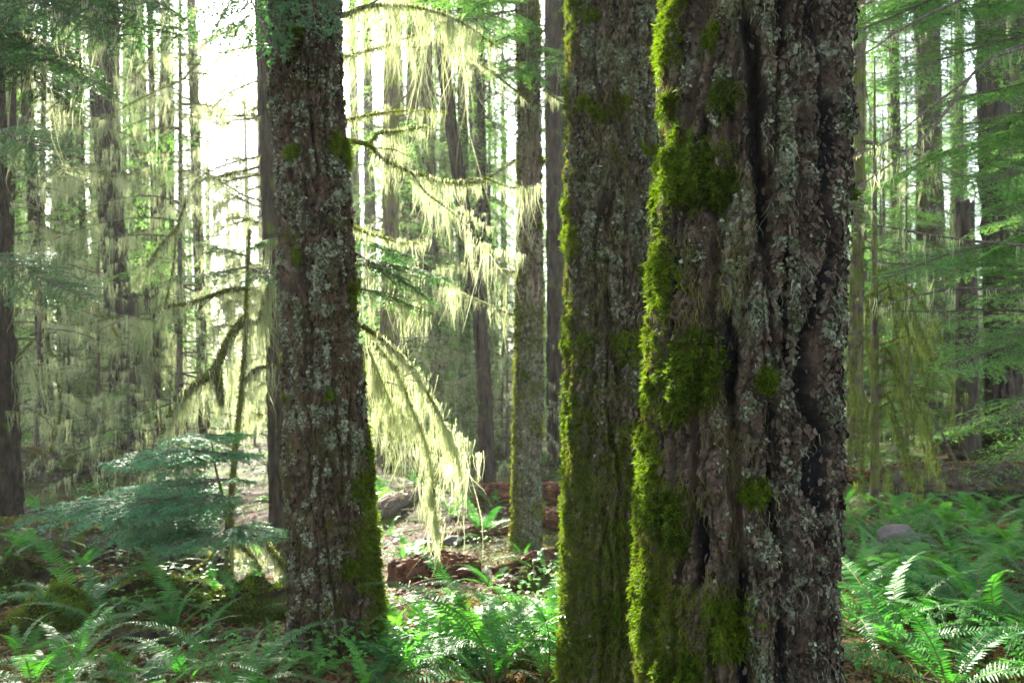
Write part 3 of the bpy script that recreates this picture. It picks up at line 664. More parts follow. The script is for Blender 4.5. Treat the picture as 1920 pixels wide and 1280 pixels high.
def bough(mb, base, dirv, length, droop=0.35, nside=26, sub=3, per_m=90, nl=0.016, nw=0.004, r0=0.012, tint=0.5, wood=0, leaf=1, bare=0.15, width=0.42, roll=0.0):
    """a flat hemlock bough: stem, side twigs, side twiglets with needles"""
    d = unit(np.asarray(dirv, float)); h = unit(np.cross(d, UP)); nrm = unit(np.cross(h, d))
    h, nrm = h * math.cos(roll) + nrm * math.sin(roll), nrm * math.cos(roll) - h * math.sin(roll)
    m = 14; t = np.linspace(0, 1, m)
    wob = rng.normal(size=2) * 0.05
    line = base + d * (t * length)[:, None] - UP * (droop * length * t ** 2)[:, None] + h * (wob[0] * length * np.sin(t * 3.1))[:, None] + UP * (wob[1] * length * np.sin(t * 3.1) * .5)[:, None]
    mb.tube(line, r0 * (1 - 0.88 * t), 5, wood, 0.4)
    ts = np.linspace(bare, 0.99, nside) + rng.normal(size=nside) * 0.008
    ts = np.clip(ts, 0, 1)
    A = []; B = []; FL = []; tn = []
    ds = unit(np.gradient(line, axis=0))
    for k, tt in enumerate(ts):
        p = np.array([np.interp(tt, t, line[:, q]) for q in range(3)])
        dd = np.array([np.interp(tt, t, ds[:, q]) for q in range(3)])
        sgn = 1 if k % 2 else -1
        ang = R(rng.uniform(42, 66))
        l2 = length * width * (1 - tt) ** 0.75 * rng.uniform(0.55, 1.15) + 0.05 * length ** .5
        v = unit(dd * math.cos(ang) + sgn * h * math.sin(ang) + nrm * rng.normal() * 0.09)
        e = p + v * l2 - UP * l2 * rng.uniform(0.05, 0.3)
        nn = unit(np.cross(np.cross(v, nrm), v) + rng.normal(size=3) * 0.12)
        mid = (p + e) / 2 + UP * l2 * 0.04
        tk = tint + rng.normal() * 0.08
        A += [p, mid]; B += [mid, e]; FL += [nn, nn]; tn += [tk, tk + .05]
        hv = np.cross(v, nn)
        ns_ = max(0, int(l2 * sub / 0.10))
        for q in range(ns_):
            u = (q + rng.random()) / max(ns_, 1)
            pp = p + (e - p) * u + UP * l2 * 0.04 * math.sin(3.14 * u)
            s2 = (1 if q % 2 else -1); l3 = l2 * 0.42 * (1 - u) ** .7 * rng.uniform(.6, 1.2) + 0.02
            v3 = unit(v * 0.75 + hv * s2 * 0.75 - UP * 0.08)
            A.append(pp); B.append(pp + v3 * l3 - UP * l3 * .12); FL.append(nn); tn.append(tk + .04)
        if l2 > 0.12: mb.tube(np.stack([p, mid, e]), [r0 * .35, r0 * .22, r0 * .08], 3, wood, 0.4, cap=False)
    sprig_needles(mb, np.array(A), np.array(B), per_m, nl, nw, leaf, np.array(tn), np.array(FL))
    return line

def bough_arr(length, **kw):
    mb = MB(); bough(mb, np.zeros(3), np.array([1.0, 0, 0]), length, **kw); return mb
def stamp(dst, src, pos, az, tilt, scale, dt=0.0):
    """a copy of collected geometry, turned to azimuth az, tilted and scaled"""
    ct, st_ = math.cos(tilt), math.sin(tilt); ca, sa = math.cos(az), math.sin(az)
    Rm = np.array([[ca, -sa, 0], [sa, ca, 0], [0, 0, 1]]) @ np.array([[ct, 0, -st_], [0, 1, 0], [st_, 0, ct]])
    off = dst.n
    for V, T in zip(src.V, src.T):
        dst.V.append((V @ Rm.T * scale + pos).astype(np.float32)); dst.T.append(np.clip(T + dt, 0, 1))
    for f, m_ in zip(src.F4, src.M4): dst.F4.append(f + off); dst.M4.append(m_)
    for f, m_ in zip(src.F3, src.M3): dst.F3.append(f + off); dst.M3.append(m_)
    dst.n += src.n

# coarse boughs for crowns seen from afar, and finer ones for the middle distance
BO_FAR = [bough_arr(2.2, droop=d_, nside=20, sub=0.45, per_m=26, nl=0.085, nw=0.022, r0=0.022, bare=0.18, width=0.40) for d_ in (0.2, 0.35, 0.5)]
BO_MID = [bough_arr(1.6, droop=d_, nside=26, sub=1.0, per_m=55, nl=0.040, nw=0.011, r0=0.014, bare=0.12, width=0.42) for d_ in (0.15, 0.3, 0.45)]
BO_NEAR = [bough_arr(1.1, droop=d_, nside=34, sub=2.2, per_m=120, nl=0.020, nw=0.0055, r0=0.009, bare=0.08, width=0.40) for d_ in (0.1, 0.22, 0.35)]

def high_crown(h, z0, n, lmax, seed):
    """upper crown of a tall conifer"""
    mb = MB()
    for k in range(n):
        u = (k + rng.random()) / n
        z = z0 + (h - z0) * u
        l = lmax * (1 - u) ** 0.6 * rng.uniform(0.55, 1.1) + 0.25
        stamp(mb, BO_FAR[rng.integers(3)], np.array([0, 0, z]), rng.uniform(0, 6.28), R(rng.uniform(-22, 10)), l / 2.2, rng.uniform(-.25, .25))
    return mb
def dead_limbs(mb, lich, z0, z1, n, lmax, lich_len=0.3, lich_p=0.7, W=0.009, per=7):
    """bare lower limbs, most of them hung with lichen"""
    for k in range(n):
        z = rng.uniform(z0, z1); a = rng.uniform(0, 6.28); l = lmax * rng.uniform(0.3, 1.0)
        t = np.linspace(0, 1, 9); up = rng.uniform(-0.35, 0.25)
        d = np.array([math.cos(a), math.sin(a), 0]); hh = np.array([-d[1], d[0], 0])
        ln = np.array([0, 0, z]) + d * (t * l)[:, None] + UP * (up * l * t - rng.uniform(0, .35) * l * t * t)[:, None] + hh * (rng.normal() * .12 * l * t * t)[:, None]
        mb.tube(ln, 0.022 * (0.5 + l / lmax) * (1 - .85 * t), 4, 0, 0.4, cap=False)
        for q in range(int(l * 8)):
            u = rng.uniform(.25, 1); p = ln[int(u * 8)]
            v = unit(d * .6 + hh * rng.choice([-1, 1]) * .8 + UP * rng.normal() * .3) * rng.uniform(.1, .35) * l
            mb.tube(np.stack([p, p + v * .5, p + v - UP * .04]), [.009, .007, .003], 3, 0, .4, cap=False)
            if rng.random() < lich_p * .5: drape(lich, np.stack([p, p + v]), per * .7, lich_len * .6, W=W, strands=(4, 9), K=4)
        if rng.random() < lich_p:
            drape(lich, ln[2:], per, lich_len, W=W, strands=(5, 12), K=4)

# meshes shared by the trees behind
HIGH = [high_crown(1.0 * 29, z0, n, lm, s).mesh('crown', [M['twig'], M['needle_high']]) for z0, n, lm, s in ((11, 60, 2.6, 0), (13, 52, 2.4, 1), (9, 64, 2.8, 2))]
def low_set(seed, nb, nd, green, zr=(1.5, 14), ll=0.4, lmax=2.2):
    mb = MB(); li = MB()
    dead_limbs(mb, li, zr[0], zr[1], nd, lmax, lich_len=ll)
    for k in range(nb):
        z = rng.uniform(zr[0] + 1.5, zr[1]); a = rng.uniform(0, 6.28)
        stamp(mb, BO_FAR[rng.integers(3)], np.array([0, 0, z]), a, R(rng.uniform(-25, 5)), rng.uniform(.5, 1.1), rng.uniform(-.2, .3))
        if rng.random() < .4:
            d = np.array([math.cos(a), math.sin(a), -.35]); drape(li, np.array([0, 0, z]) + d * np.linspace(.3, 1.6, 5)[:, None], 4, ll, W=.010, strands=(5, 11), K=4)
    return mb.mesh('branches', [M['twig'], M[green]]), li.mesh('hanging_lichen', [M['beard']])
LOW_LICHEN = [low_set(1, 40, 22, 'needle_far', (1.5, 17), ll=.42), low_set(2, 48, 18, 'needle_far', (1.5, 17), ll=.38), low_set(3, 32, 26, 'needle_far', (1.5, 17), ll=.45)]
LOW_GREEN = [low_set(4, 66, 12, 'needle_far', (.5, 17), ll=.16), low_set(5, 58, 14, 'needle_far', zr=(.5, 17), ll=.18), low_set(6, 74, 10, 'needle_far', (.5, 17), ll=.15)]
def sapling_mesh(h, n, l, B):
    mb = MB(); mb.tube(np.array([[0, 0, -0.1], [0.03, .02, h * .5], [0, 0, h]]), [0.035 * h / 4, .02 * h / 4, .004], 7, 0, .4)
    for k in range(n):
        u = ((k + rng.random()) / n) ** 1.1
        stamp(mb, B[rng.integers(3)], np.array([0, 0, .25 + (h - .3) * u]), rng.uniform(0, 6.28), R(rng.uniform(-12, 12)), (l * (1 - u) ** .7 * rng.uniform(.6, 1.15) + .15) / (1.6 if B is BO_MID else 1.1 if B is BO_NEAR else 2.2), rng.uniform(-.2, .25))
    return mb
def split_sapling(mb):
    return mb.mesh('foliage', [M['twig'], M['needle_far']])
def lichen_sapling(h, n, l):
    mb = MB(); li = MB(); mb.tube(np.array([[0, 0, -0.1], [0.05, .02, h * .5], [.02, 0, h]]), [0.03 * h / 4, .018 * h / 4, .004], 7, 0, .4)
    for k in range(n):
        u = (k + rng.random()) / n; z = .3 + (h - .4) * u; a = rng.uniform(0, 6.28); L = l * (1 - .7 * u) * rng.uniform(.5, 1.15); t = np.linspace(0, 1, 8)
        d = np.array([math.cos(a), math.sin(a), 0]); ln = np.array([0, 0, z]) + d * (t * L)[:, None] + UP * (.12 * t * L - .42 * L * t * t)[:, None]
        mb.tube(ln, .012 * (1 - .8 * t), 4, 0, .4, cap=False); drape(li, ln[1:], 9, .22, W=.007, strands=(6, 14), K=5)
        if rng.random() < .45: stamp(mb, BO_MID[rng.integers(3)], np.array([0, 0, z]), a + rng.normal() * .3, R(-12), L / 1.9, rng.uniform(-.2, .2))
        for q in range(3):
            p = ln[rng.integers(3, 8)]; v = unit(d * .5 + np.array([-d[1], d[0], 0]) * rng.choice([-1, 1]) + UP * rng.normal() * .2) * L * rng.uniform(.15, .35)
            tw = np.stack([p, p + v * .5, p + v - UP * .05]); mb.tube(tw, [.005, .004, .002], 3, 0, .4, cap=False); drape(li, tw, 9, .16, W=.007, strands=(5, 11), K=4)
    return mb.mesh('foliage', [M['twig'], M['needle_far']]), li.mesh('hanging_lichen', [M['beard']])
LSAP = [lichen_sapling(h, n, l) for h, n, l in ((4.5, 34, 1.7), (6.0, 44, 2.0), (3.4, 26, 1.5))]
SAP = [split_sapling(sapling_mesh(h, n, l, BO_MID)) for h, n, l in ((5.5, 46, 1.7), (4.2, 38, 1.5), (7.5, 54, 2.0))]

# ---------------------------------------------------------------- the trees behind
SX, SY = math.sin(R(SUN_AZ)), math.cos(R(SUN_AZ))
def corridor(x, y): return x * SY - y * SX         # metres to the side of the line from the camera towards the sun

def far_trunk(name, mat, pts, rad, parent, origin, n=16, rough=0.10, relief=False):
    mb = MB(); K = 260 if relief else 40 if len(pts) > 2 else 24
    P = spline(pts, K)
    if relief:                                         # more rings low down, where the trunk is seen
        q = np.linspace(0, 1, K) ** 1.9 * (len(P) - 1); P = np.stack([np.interp(q, np.arange(len(P)), P[:, k]) for k in range(3)], 1); n = 64
        r = np.interp(q / (len(P) - 1), np.linspace(0, 1, len(rad)), rad)
    else: r = np.interp(np.linspace(0, 1, len(P)), np.linspace(0, 1, len(rad)), rad)
    mb.tube(P, r, n, 0, .5, rough=rough)
    if relief:
        V = mb.V[0].reshape(K + 2, n, 3); ctr = V.mean(1, keepdims=True); an = np.linspace(0, 6.2832, n, endpoint=False)[None]; z = V[:, :1, 2]; s = P[0][0] * 3
        ca, sa = np.cos(an), np.sin(an)
        g, ii = cells(ca * 2.4 + s, sa * 2.4, z * 3.2); f = sst(0, .16, np.abs(pn(ca * 3.4 + .3 * pn(ca * 3, sa * 3, z * 3), sa * 3.4 + s, z * .9)))
        disp = .16 * f + .12 * (ii - .5) * sst(0, .25, g) + .10 * pn(ca * 5, sa * 5, z * 9 + s) + .07 * pn(ca * 12, sa * 12, z * 26) - .14
        mb.V[0] = (V + (V - ctr) * disp[..., None]).reshape(-1, 3).astype(np.float32)
    return mb.build(name, [M[mat]], parent, origin=origin, smooth=not relief)

def tall_tree(x, y, r, label, group, mat='bark_far', low=None, crown=True, lean=(0, 0), h=29.0, relief=False, bend=0.0):
    z = float(gz(x, y)); o = np.array([x, y, z])
    t = thing('conifer_tree', label, 'tree', o, group)
    hh = h * random.uniform(.86, 1.08)
    pts = [o + [0, 0, -.2], o + [lean[0] * 2.5 + bend, lean[1] * 2.5, 2.5], o + [lean[0] * 7 - bend * .5, lean[1] * 7, 7], o + [lean[0] * 14, lean[1] * 14, hh * .55], o + [lean[0] * 24, lean[1] * 24, hh]]
    far_trunk('trunk', mat, pts, [r * 1.25, r, r * .92, r * .62, .02], t, o, relief=relief)
    rz = random.uniform(0, 6.28)
    if crown:
        c = link('crown', HIGH[random.randrange(3)], t); c.rotation_euler = (0, 0, rz); c.scale = (1, 1, hh / 29.0); c.location = (lean[0] * 17, lean[1] * 17, 0)
    if low is not None:
        a, b = low[random.randrange(len(low))]; s = random.uniform(.8, 1.15)
        for nm, me in (('branches', a), ('hanging_lichen', b)):
            c = link('lower_limb_whorl' if nm == 'branches' else nm, me, t); c.rotation_euler = (0, 0, rz + 1); c.scale = (s, s, s); c.location = (lean[0] * 6, lean[1] * 6, 0)
    return t

def tree_px(x0, y0, x1, y1, w, d, label, group=None, **kw):
    """a tall tree from its base pixel (x0,y0) and a pixel higher up (x1,y1) at depth d"""
    a, b = px(x0, y0, d), px(x1, y1, d)
    lean = (b[0] - a[0]) / (b[2] - a[2])
    return tall_tree(a[0], d, w / 2 / F * d, label, group, lean=(lean, 0), relief=d < 21, **kw)

G_MID = 'middle distance trunks'
LL, LG = LOW_LICHEN, LOW_GREEN
EDGE = tree_px(2, 975, -22, 200, 62, 8.6, 'dark mossy trunk at the edge of the view beside the fallen log and ferns', G_MID, mat='bark_dark', low=None)
THIN = tree_px(94, 850, 50, 150, 21, 15, 'very thin dark trunk leaning slightly, just right of the edge trunk', G_MID, mat='bark_dark', low=LL, crown=True)
tree_px(132, 840, 112, 60, 34, 18, 'grey mossy trunk between the thin dark trunk and the dark lichen-hung trunk', G_MID, mat='bark_far', low=LL)
DARK = tree_px(245, 840, 182, 20, 44, 15, 'thick dark trunk hung with pale lichen beside a broken stump', G_MID, mat='bark_dark', low=None)
GLOW = tree_px(384, 800, 362, 60, 19, 16, 'slender trunk standing in the glow of the sun gap', G_MID, mat='bark_far', low=None, crown=False)
NEXT = tree_px(526, 1000, 498, 150, 30, 8.2, 'slim reddish trunk close behind the red brown trunk', G_MID, mat='bark_dark', low=None, crown=False)
tree_px(727, 870, 735, 120, 32, 15, 'mossy trunk seen above the bright drooping lichen', G_MID, mat='bark_mossy', low=LL, crown=False)
CROOK = tree_px(916, 835, 880, 470, 25, 11.5, 'dark crooked slim trunk rising behind the far mossy log', G_MID, mat='bark_dark', low=None, bend=.1)
tree_px(872, 800, 866, 150, 22, 22, 'thin dim trunk left of the crooked slim trunk', G_MID, mat='bark_far', low=LL)
tree_px(1044, 850, 1036, 150, 30, 14, 'dark trunk directly behind the slim pale lichened trunk', G_MID, mat='bark_dark', low=None)
tree_px(1072, 790, 1054, 30, 22, 20, 'dark trunk sliver beside the mossy grey trunk', G_MID, mat='bark_dark', low=LG)
tree_px(1888, 815, 1858, 20, 56, 12.5, 'thick dark trunk behind hemlock foliage on the shady side', G_MID, mat='bark_dark', low=None)
tree_px(1602, 800, 1608, 300, 24, 13, 'lichen-draped slim trunk showing past the bare edge of the widest trunk', G_MID, mat='bark_mossy', low=LL)
tree_px(1775, 780, 1745, 300, 40, 24, 'blurred dark trunk amid pale green boughs on the shady side', G_MID, mat='bark_dark', low=LG)
tree_px(1690, 770, 1678, 250, 24, 27, 'faint slim trunk amid pale green boughs near the widest trunk', G_MID, mat='bark_far', low=LG)
tree_px(1920, 800, 1915, 200, 40, 21, 'trunk cut by the picture edge on the shady side', G_MID, mat='bark_far', low=LG)
tree_px(805, 800, 800, 150, 26, 25, 'pale hazy trunk above the dead white twigs', G_MID, mat='bark_far', low=LL)
tree_px(700, 800, 690, 150, 24, 28, 'hazy trunk just right of the red brown trunk', G_MID, mat='bark_far', low=LL, crown=False)

for x0, x1, w, d in ((30, 22, 12, 13), (168, 150, 13, 19), (300, 282, 11, 17), (330, 318, 9, 21), (212, 214, 12, 20), (70, 84, 10, 18), (345, 338, 10, 24)):
    tree_px(x0, 830, x1, 150, w, d, 'slim dark pole-like tree in the thicket between edge trunk and sun gap', 'slim poles of the bright wood', mat='bark_dark', low=LL if random.random() < .5 else None, crown=False, bend=random.gauss(0, .08))

def snag(x0, y0, x1, y1, w, d, label, mat):
    a, b = px(x0, y0, d), px(x1, y1, d); a[2] = gz(a[0], d) - .1
    t = thing('broken_tree', label, 'dead tree', (a[0], d, a[2] + .1))
    mb = MB(); n = 22; z = np.linspace(0, 1, 14); an = np.linspace(0, 2 * np.pi, n, endpoint=False)
    r = w / 2 / F * d
    jag = 0.10 * np.abs(pn(np.cos(an) * 3, np.sin(an) * 3, 3.3)) * 6 * r * 4
    P = []
    for zz in z:
        c = a + (b - a) * zz; rr = r * (1.25 - .3 * zz) * (1 + .25 * pn(np.cos(an) * 2, np.sin(an) * 2, zz * 5))
        P.append(np.stack([c[0] + rr * np.cos(an), c[1] + rr * np.sin(an), np.full(n, c[2]) + (jag if zz == 1 else jag * zz * .5)], 1))
    for k, dz in ((.6, -.1), (.02, -.3)):
        P.append(np.stack([b[0] + r * k * np.cos(an), b[1] + r * k * np.sin(an), np.full(n, b[2] + dz)], 1))
    V = np.concatenate(P); K = len(P); i = np.arange(K - 1)[:, None] * n; j = np.arange(n); j2 = (j + 1) % n
    mb.add(V, np.stack([i + j, i + j2, i + n + j2, i + n + j], -1).reshape(-1, 4))
    mb.build('trunk', [M[mat]], t, origin=np.array(t.location), smooth=False)
    return t
STUMP = snag(272, 850, 262, 562, 42, 14.2, 'dark broken stump with a jagged top beside the lichen-hung dark trunk', 'bark_dark')
snag(1815, 815, 1810, 385, 33, 12.2, 'tall broken snag among the pale hemlock boughs', 'bark_dark')

# random trees further back, three stands with nothing to tell their members apart
STANDS = (('hazy conifer in the bright lichen-hung wood beyond the glowing gap', 'trees in the bright wood'),
          ('hazy conifer in the wood seen between the red brown trunk and the mossy grey trunk', 'trees in the central wood'),
          ('hazy conifer in the pale green wood beyond the bare edge of the widest trunk', 'trees in the green wood'))
placed = []
def free(x, y, s):
    for a, b in placed:
        if (a - x) ** 2 + (b - y) ** 2 < s * s: return False
    placed.append((x, y)); return True
tries = 0; count = 0
while count < 235 and tries < 9000:
    tries += 1
    y = 17 + 58 * random.random() ** 0.8
    x = random.uniform(-0.78, 0.78) * y
    c = corridor(x, y)
    pxx = 960 + x / y * F
    if (-0.8 < c < 2.4 and y < 38) or (-1.2 < c < 3.4 and y < 30): continue
    if 375 < pxx < 480 and (y < 36 or random.random() < .5): continue
    if pxx > 1240 and y > 26 and random.random() < .2: continue
    if not free(x, y, 1.9): continue
    k = 0 if pxx < 545 else 1 if pxx < 1240 else 2
    r = random.choice((.10, .12, .14, .17, .2, .26, .33))
    side = random.random()
    low = LG if (k == 2 and side < .92) or (k == 1 and side < .60) or (k == 0 and side < .35) else LL
    crown = not (-6 < c < 5.5 and y < 55) and random.random() < .16
    t = tall_tree(x, y, r, STANDS[k][0], STANDS[k][1], mat=random.choice(('bark_far', 'bark_far', 'bark_dark', 'bark_mossy')), low=low, crown=crown, lean=(random.gauss(0, .02) - .012, random.gauss(0, .02)))
    count += 1
    if abs(x / y) > 0.72: pass

# young hemlocks of the understorey
UG = 'understorey hemlocks'
def hemlock(x, y, k, s, label, group=UG):
    z = float(gz(x, y)); t = thing('young_hemlock', label, 'young tree', (x, y, z), group)
    c = link('foliage', SAP[k], t); c.scale = (s, s, s); c.rotation_euler = (0, 0, random.uniform(0, 6.28))
    return t
for (a, d, k, s, lab) in [(1700, 13, 0, 1.0, 'tall pale young hemlock nearest the bare edge of the widest trunk'), (1850, 16, 2, .9, 'tall young hemlock right behind the thick dark trunk on the shady side'),
                          (1960, 10, 0, 1.1, 'young hemlock reaching in from the shady picture edge'), (1650, 19, 2, 1.0, 'young hemlock far behind the lichen-draped slim trunk'),
                          (1760, 22, 0, 1.2, 'young hemlock in front of the blurred dark trunk'), (1880, 25, 2, 1.2, 'distant young hemlock behind the broken snag')]:
    p = px(a, 800, d); hemlock(p[0], d, k, s, lab)
for n_, (lo, hi, k_) in enumerate(((0, 360, 16), (560, 1060, 22), (1590, 1960, 44))):
    for q in range(k_):
        d = random.uniform(17, 45); p = px(random.uniform(lo, hi), 800, d)
        hemlock(p[0], d, random.randrange(3), random.uniform(.8, 1.3), ('small hazy hemlock in the bright wood beyond the thin trunks', 'small hazy hemlock in the wood behind the slim pale trunk', 'small hazy hemlock deep in the pale green wood')[n_], ('hemlocks in the bright wood', 'hemlocks in the central wood', 'hemlocks in the green wood')[n_])
# unseen trees added round and behind the viewpoint so their crowns shade it
for (x, y) in ((-4, -5), (-7, -2), (-9, -8), (-2, -9), (3, -7), (6, -10), (-5.5, 2.5), (-12, -4), (9, -5), (-8, 5), (0.5, -12), (12, -11), (-13, 3)):
    tall_tree(x, y, random.uniform(.14, .3), 'unseen conifer added behind the viewpoint for shade', 'unseen shade trees behind the viewpoint', low=LG)

def lichen_tree(x, y, k, s, label, group):
    t = thing('lichen_hung_sapling', label, 'young tree', (x, y, float(gz(x, y))), group); a = random.uniform(0, 6.28)
    for nm, me in zip(('foliage', 'hanging_lichen'), LSAP[k]):
        c = link(nm, me, t); c.scale = (s, s, s); c.rotation_euler = (0, 0, a)
for c0, c1, d0, d1, n_, lab, grp in ((-60, 345, 10.5, 26, 15, 'small understorey tree veiled in pale lichen among the dark trunks of the bright wood', 'lichen-hung saplings of the bright wood'),
                                     (690, 1050, 12, 26, 12, 'small understorey tree veiled in pale lichen behind the central clearing', 'lichen-hung saplings of the central wood'),
                                     (350, 490, 15, 40, 11, 'small lichen-veiled tree dissolving in the glow of the sun gap', 'lichen-hung saplings of the sun gap'),
                                     (1600, 1940, 13, 24, 4, 'small understorey tree veiled in yellow green lichen in the green wood', 'lichen-hung saplings of the green wood')):
    for q in range(n_):
        d = random.uniform(d0, d1); p = px(random.uniform(c0, c1), 800, d); lichen_tree(p[0], d, random.randrange(3), random.uniform(.7, 1.25), lab, grp)
# ---------------------------------------------------------------- ferns
def frond_mesh(name, L, npin, pl, pw, e0, e1, mat, kind='sword', seed=0, tint=0.5):
    mb = MB(); m = 26; t = np.linspace(0, 1, m)
    ang = e0 - (e0 - e1) * t ** 1.15
    dx = np.cos(ang); dz = np.sin(ang); ds = L / (m - 1)
    bend = rng.normal() * 0.12
    line = np.stack([np.cumsum(dx) * ds, bend * L * t ** 2, np.cumsum(dz) * ds], 1); line -= line[0]
    tg = unit(np.gradient(line, axis=0)); lat = unit(np.cross(UP, tg) + 1e-9); nr = np.cross(tg, lat)
    mb.tube(line, 0.0042 * (1 - .8 * t) * (L / .9), 5, 0, rng.uniform(.3, .8), cap=False)
    u = np.linspace(0.13, 0.995, npin); P = []; D = []; S = []; Ln = []; Wd = []; tn = []
    prof = np.clip(u / 0.30, 0, 1) ** .55 * np.clip((1.02 - u) / .66, 0, 1) ** .75
    prof = np.maximum(prof, .04) * (0.62 + .38 * np.clip((u - .1) / .2, 0, 1))
    twist = rng.normal() * 0.25
    for s in (-1, 1):
        for k in range(npin):
            q = u[k] + (0.5 / npin if s > 0 else 0)
            if rng.random() < .02: continue
            f = [np.interp(q, t, a[:, c]) for a in (line, tg, lat, nr) for c in range(3)]
            p, T_, la, n_ = (np.array(f[i:i + 3]) for i in (0, 3, 6, 9))
            la = unit(la + n_ * twist * s * .0)
            d = unit(la * s + T_ * (0.18 + .35 * q + rng.normal() * .07) + n_ * (0.16 + rng.normal() * .09))
            P.append(p); D.append(d); S.append(unit(np.cross(d, n_ + la * s * .35 + rng.normal(size=3) * .16))); Ln.append(pl * prof[k] * rng.uniform(.9, 1.06)); Wd.append(pw * (.45 + .55 * prof[k])); tn.append(tint + rng.normal() * .09 - .1 * (q < .2))
    P, D, S, Ln, Wd, tn = map(np.array, (P, D, S, Ln, Wd, tn))
    if kind == 'sword':
        K = 5; tt = np.linspace(0, 1, K)
        path = P[:, None] + D[:, None] * (Ln[:, None] * tt)[..., None]
        path[..., 2] -= (Ln * .16)[:, None] * tt ** 2
        fw = np.stack([np.interp(u_, t, tg[:, 0]) for u_ in np.full(len(P), .5)])
        mb.ribbons(path, Wd[:, None] * np.array([.75, 1, .9, .6, .06]), S, 1, np.clip(tn, 0, 1))
    else:                                            # finely divided: every pinna carries its own leaflets
        nl = 11; tt = (np.arange(nl) + .6) / nl
        pp = P[:, None] + D[:, None] * (Ln[:, None] * tt)[..., None]; pp[..., 2] -= (Ln * .2)[:, None] * tt ** 2
        for s in (-1, 1):
            dd = unit(S[:, None] * s + D[:, None] * .5 + rng.normal(size=pp.shape) * .12)
            l2 = (Ln * .20)[:, None] * (1.05 - tt) ** .6
            a = np.stack([pp, pp + dd * (l2 * .55)[..., None], pp + dd * l2[..., None]], 2).reshape(-1, 3, 3)
            sd = unit(np.cross(dd, np.cross(D, S)[:, None] + 0 * dd)).reshape(-1, 3)
            mb.ribbons(a, (l2.reshape(-1, 1) * np.array([.5, .55, .1])), sd, 1, np.repeat(np.clip(tn, 0, 1), nl))
        mb.ribbons(np.stack([P, P + D * Ln[:, None] * .95 - UP * (Ln * .17)[:, None]], 1), np.stack([Ln * 0 + .003, Ln * 0 + .001], 1), S, 0, .5)
    return mb.mesh(name, [M['stalk'], M[mat]])
SWORD = [frond_mesh('frond', L, n, pl, .0125, R(a), R(b), 'fern', tint=ti) for L, n, pl, a, b, ti in ((.95, 44, .085, 62, -38, .35), (.8, 40, .075, 50, -30, .5), (1.05, 48, .09, 70, -25, .4), (.7, 36, .07, 38, -28, .6), (.9, 44, .08, 46, -45, .25), (.62, 32, .065, 72, -10, .75))]
LADY = [frond_mesh('frond', L, 24, pl, .02, R(a), R(b), 'fern_pale', 'lady', tint=ti) for L, pl, a, b, ti in ((.75, .13, 60, -25, .4), (.6, .11, 48, -20, .6), (.85, .14, 66, -35, .5), (.5, .10, 35, -25, .7))]
BROWN = [frond_mesh('frond', L, 34, .06, .008, R(a), R(b), 'dead_fern', tint=.5) for L, a, b in ((.75, 25, -75), (.6, 10, -60), (.8, 40, -85))]

def fern(x, y, s, n, label, group=None, kind=0, dead=0, spread=(0, 6.28), name='sword_fern'):
    z = float(gz(x, y)) - .02
    t = thing(name, label, 'fern', (x, y, z), group)
    setm = SWORD if kind == 0 else LADY
    for k in range(n + dead):
        b = k >= n
        o = link('frond', random.choice(BROWN if b else setm), t)
        a = spread[0] + (spread[1] - spread[0]) * ((k % n) + random.uniform(.1, .9)) / n if not b else random.uniform(0, 6.28)
        o.rotation_euler = (random.gauss(0, .22), random.gauss(-.05, .17), a)
        q = s * random.uniform(.72, 1.12); o.scale = (q, q, q)
        if b: o['label'] = 'dead rust brown frond'
    return t
def row_d(row): return CAMZ * F / (row - HOR)
FL = 'ferns of the forest floor'
def fern_px(c, row, s, n, label, **kw):
    d = row_d(row)
    for _ in range(3): d = (CAMZ - float(gz((c - 960) / F * d, d))) * F / (row - HOR)
    return fern((c - 960) / F * d, d, s, n, label, FL, **kw)
# those that can be told apart
fern_px(780, 1268, .78, 12, 'large sword fern arching at the foot of the red brown trunk', dead=3)
fern_px(440, 1320, .75, 12, 'sword fern with long flat fronds at the bottom edge before the red brown trunk')
fern_px(930, 1290, 1.0, 13, 'bright sword fern at the bottom edge between the red brown and mossy grey trunks', dead=1)
fern_px(1010, 1080, .55, 9, 'small sword fern at the foot of the slim pale lichened trunk')
fern_px(900, 1010, .85, 9, 'sunlit sword fern below the hanging tip of the bright drooping lichen')
fern_px(760, 1050, .55, 9, 'sword fern lying over the near end of the rotten red log')
fern_px(60, 1045, .95, 10, 'sword fern beneath the dark edge trunk')
fern_px(150, 1150, .95, 11, 'sword fern with glossy lit fronds above the mossy hummock', dead=3)
fern_px(330, 1190, .85, 9, 'sword fern with one long frond arching over dark soil')
fern_px(60, 1290, .7, 8, 'sword fern with yellow lit tips at the corner of the view')
fern_px(1880, 1180, 1.15, 13, 'large dark sword fern with widely spaced fronds at the shady picture edge', dead=2)
fern_px(1780, 1300, 1.05, 12, 'sword fern at the bottom edge in front of the large dark fern')
fern_px(1660, 1215, .85, 10, 'sword fern close beside the bare edge of the widest trunk', dead=1)
fern_px(1960, 1300, 1.1, 11, 'sword fern spilling out of the bottom corner on the shady side')
fern_px(1700, 1085, .8, 10, 'pale finely cut fern below the rounded rock', kind=1, name='lady_fern')
fern_px(1800, 1110, .8, 9, 'yellow green finely cut fern in the middle of the fern bank', kind=1, name='lady_fern')
fern_px(1625, 1105, .7, 9, 'finely cut fern whose fronds touch the bare edge of the widest trunk', kind=1, name='lady_fern')
fern_px(1030, 1190, .7, 8, 'finely cut bright fern against the lit edge of the mossy grey trunk', kind=1, name='lady_fern')
fern_px(840, 1190, .6, 9, 'finely cut glowing fern in front of the rotten red log', kind=1, name='lady_fern')
FP = []
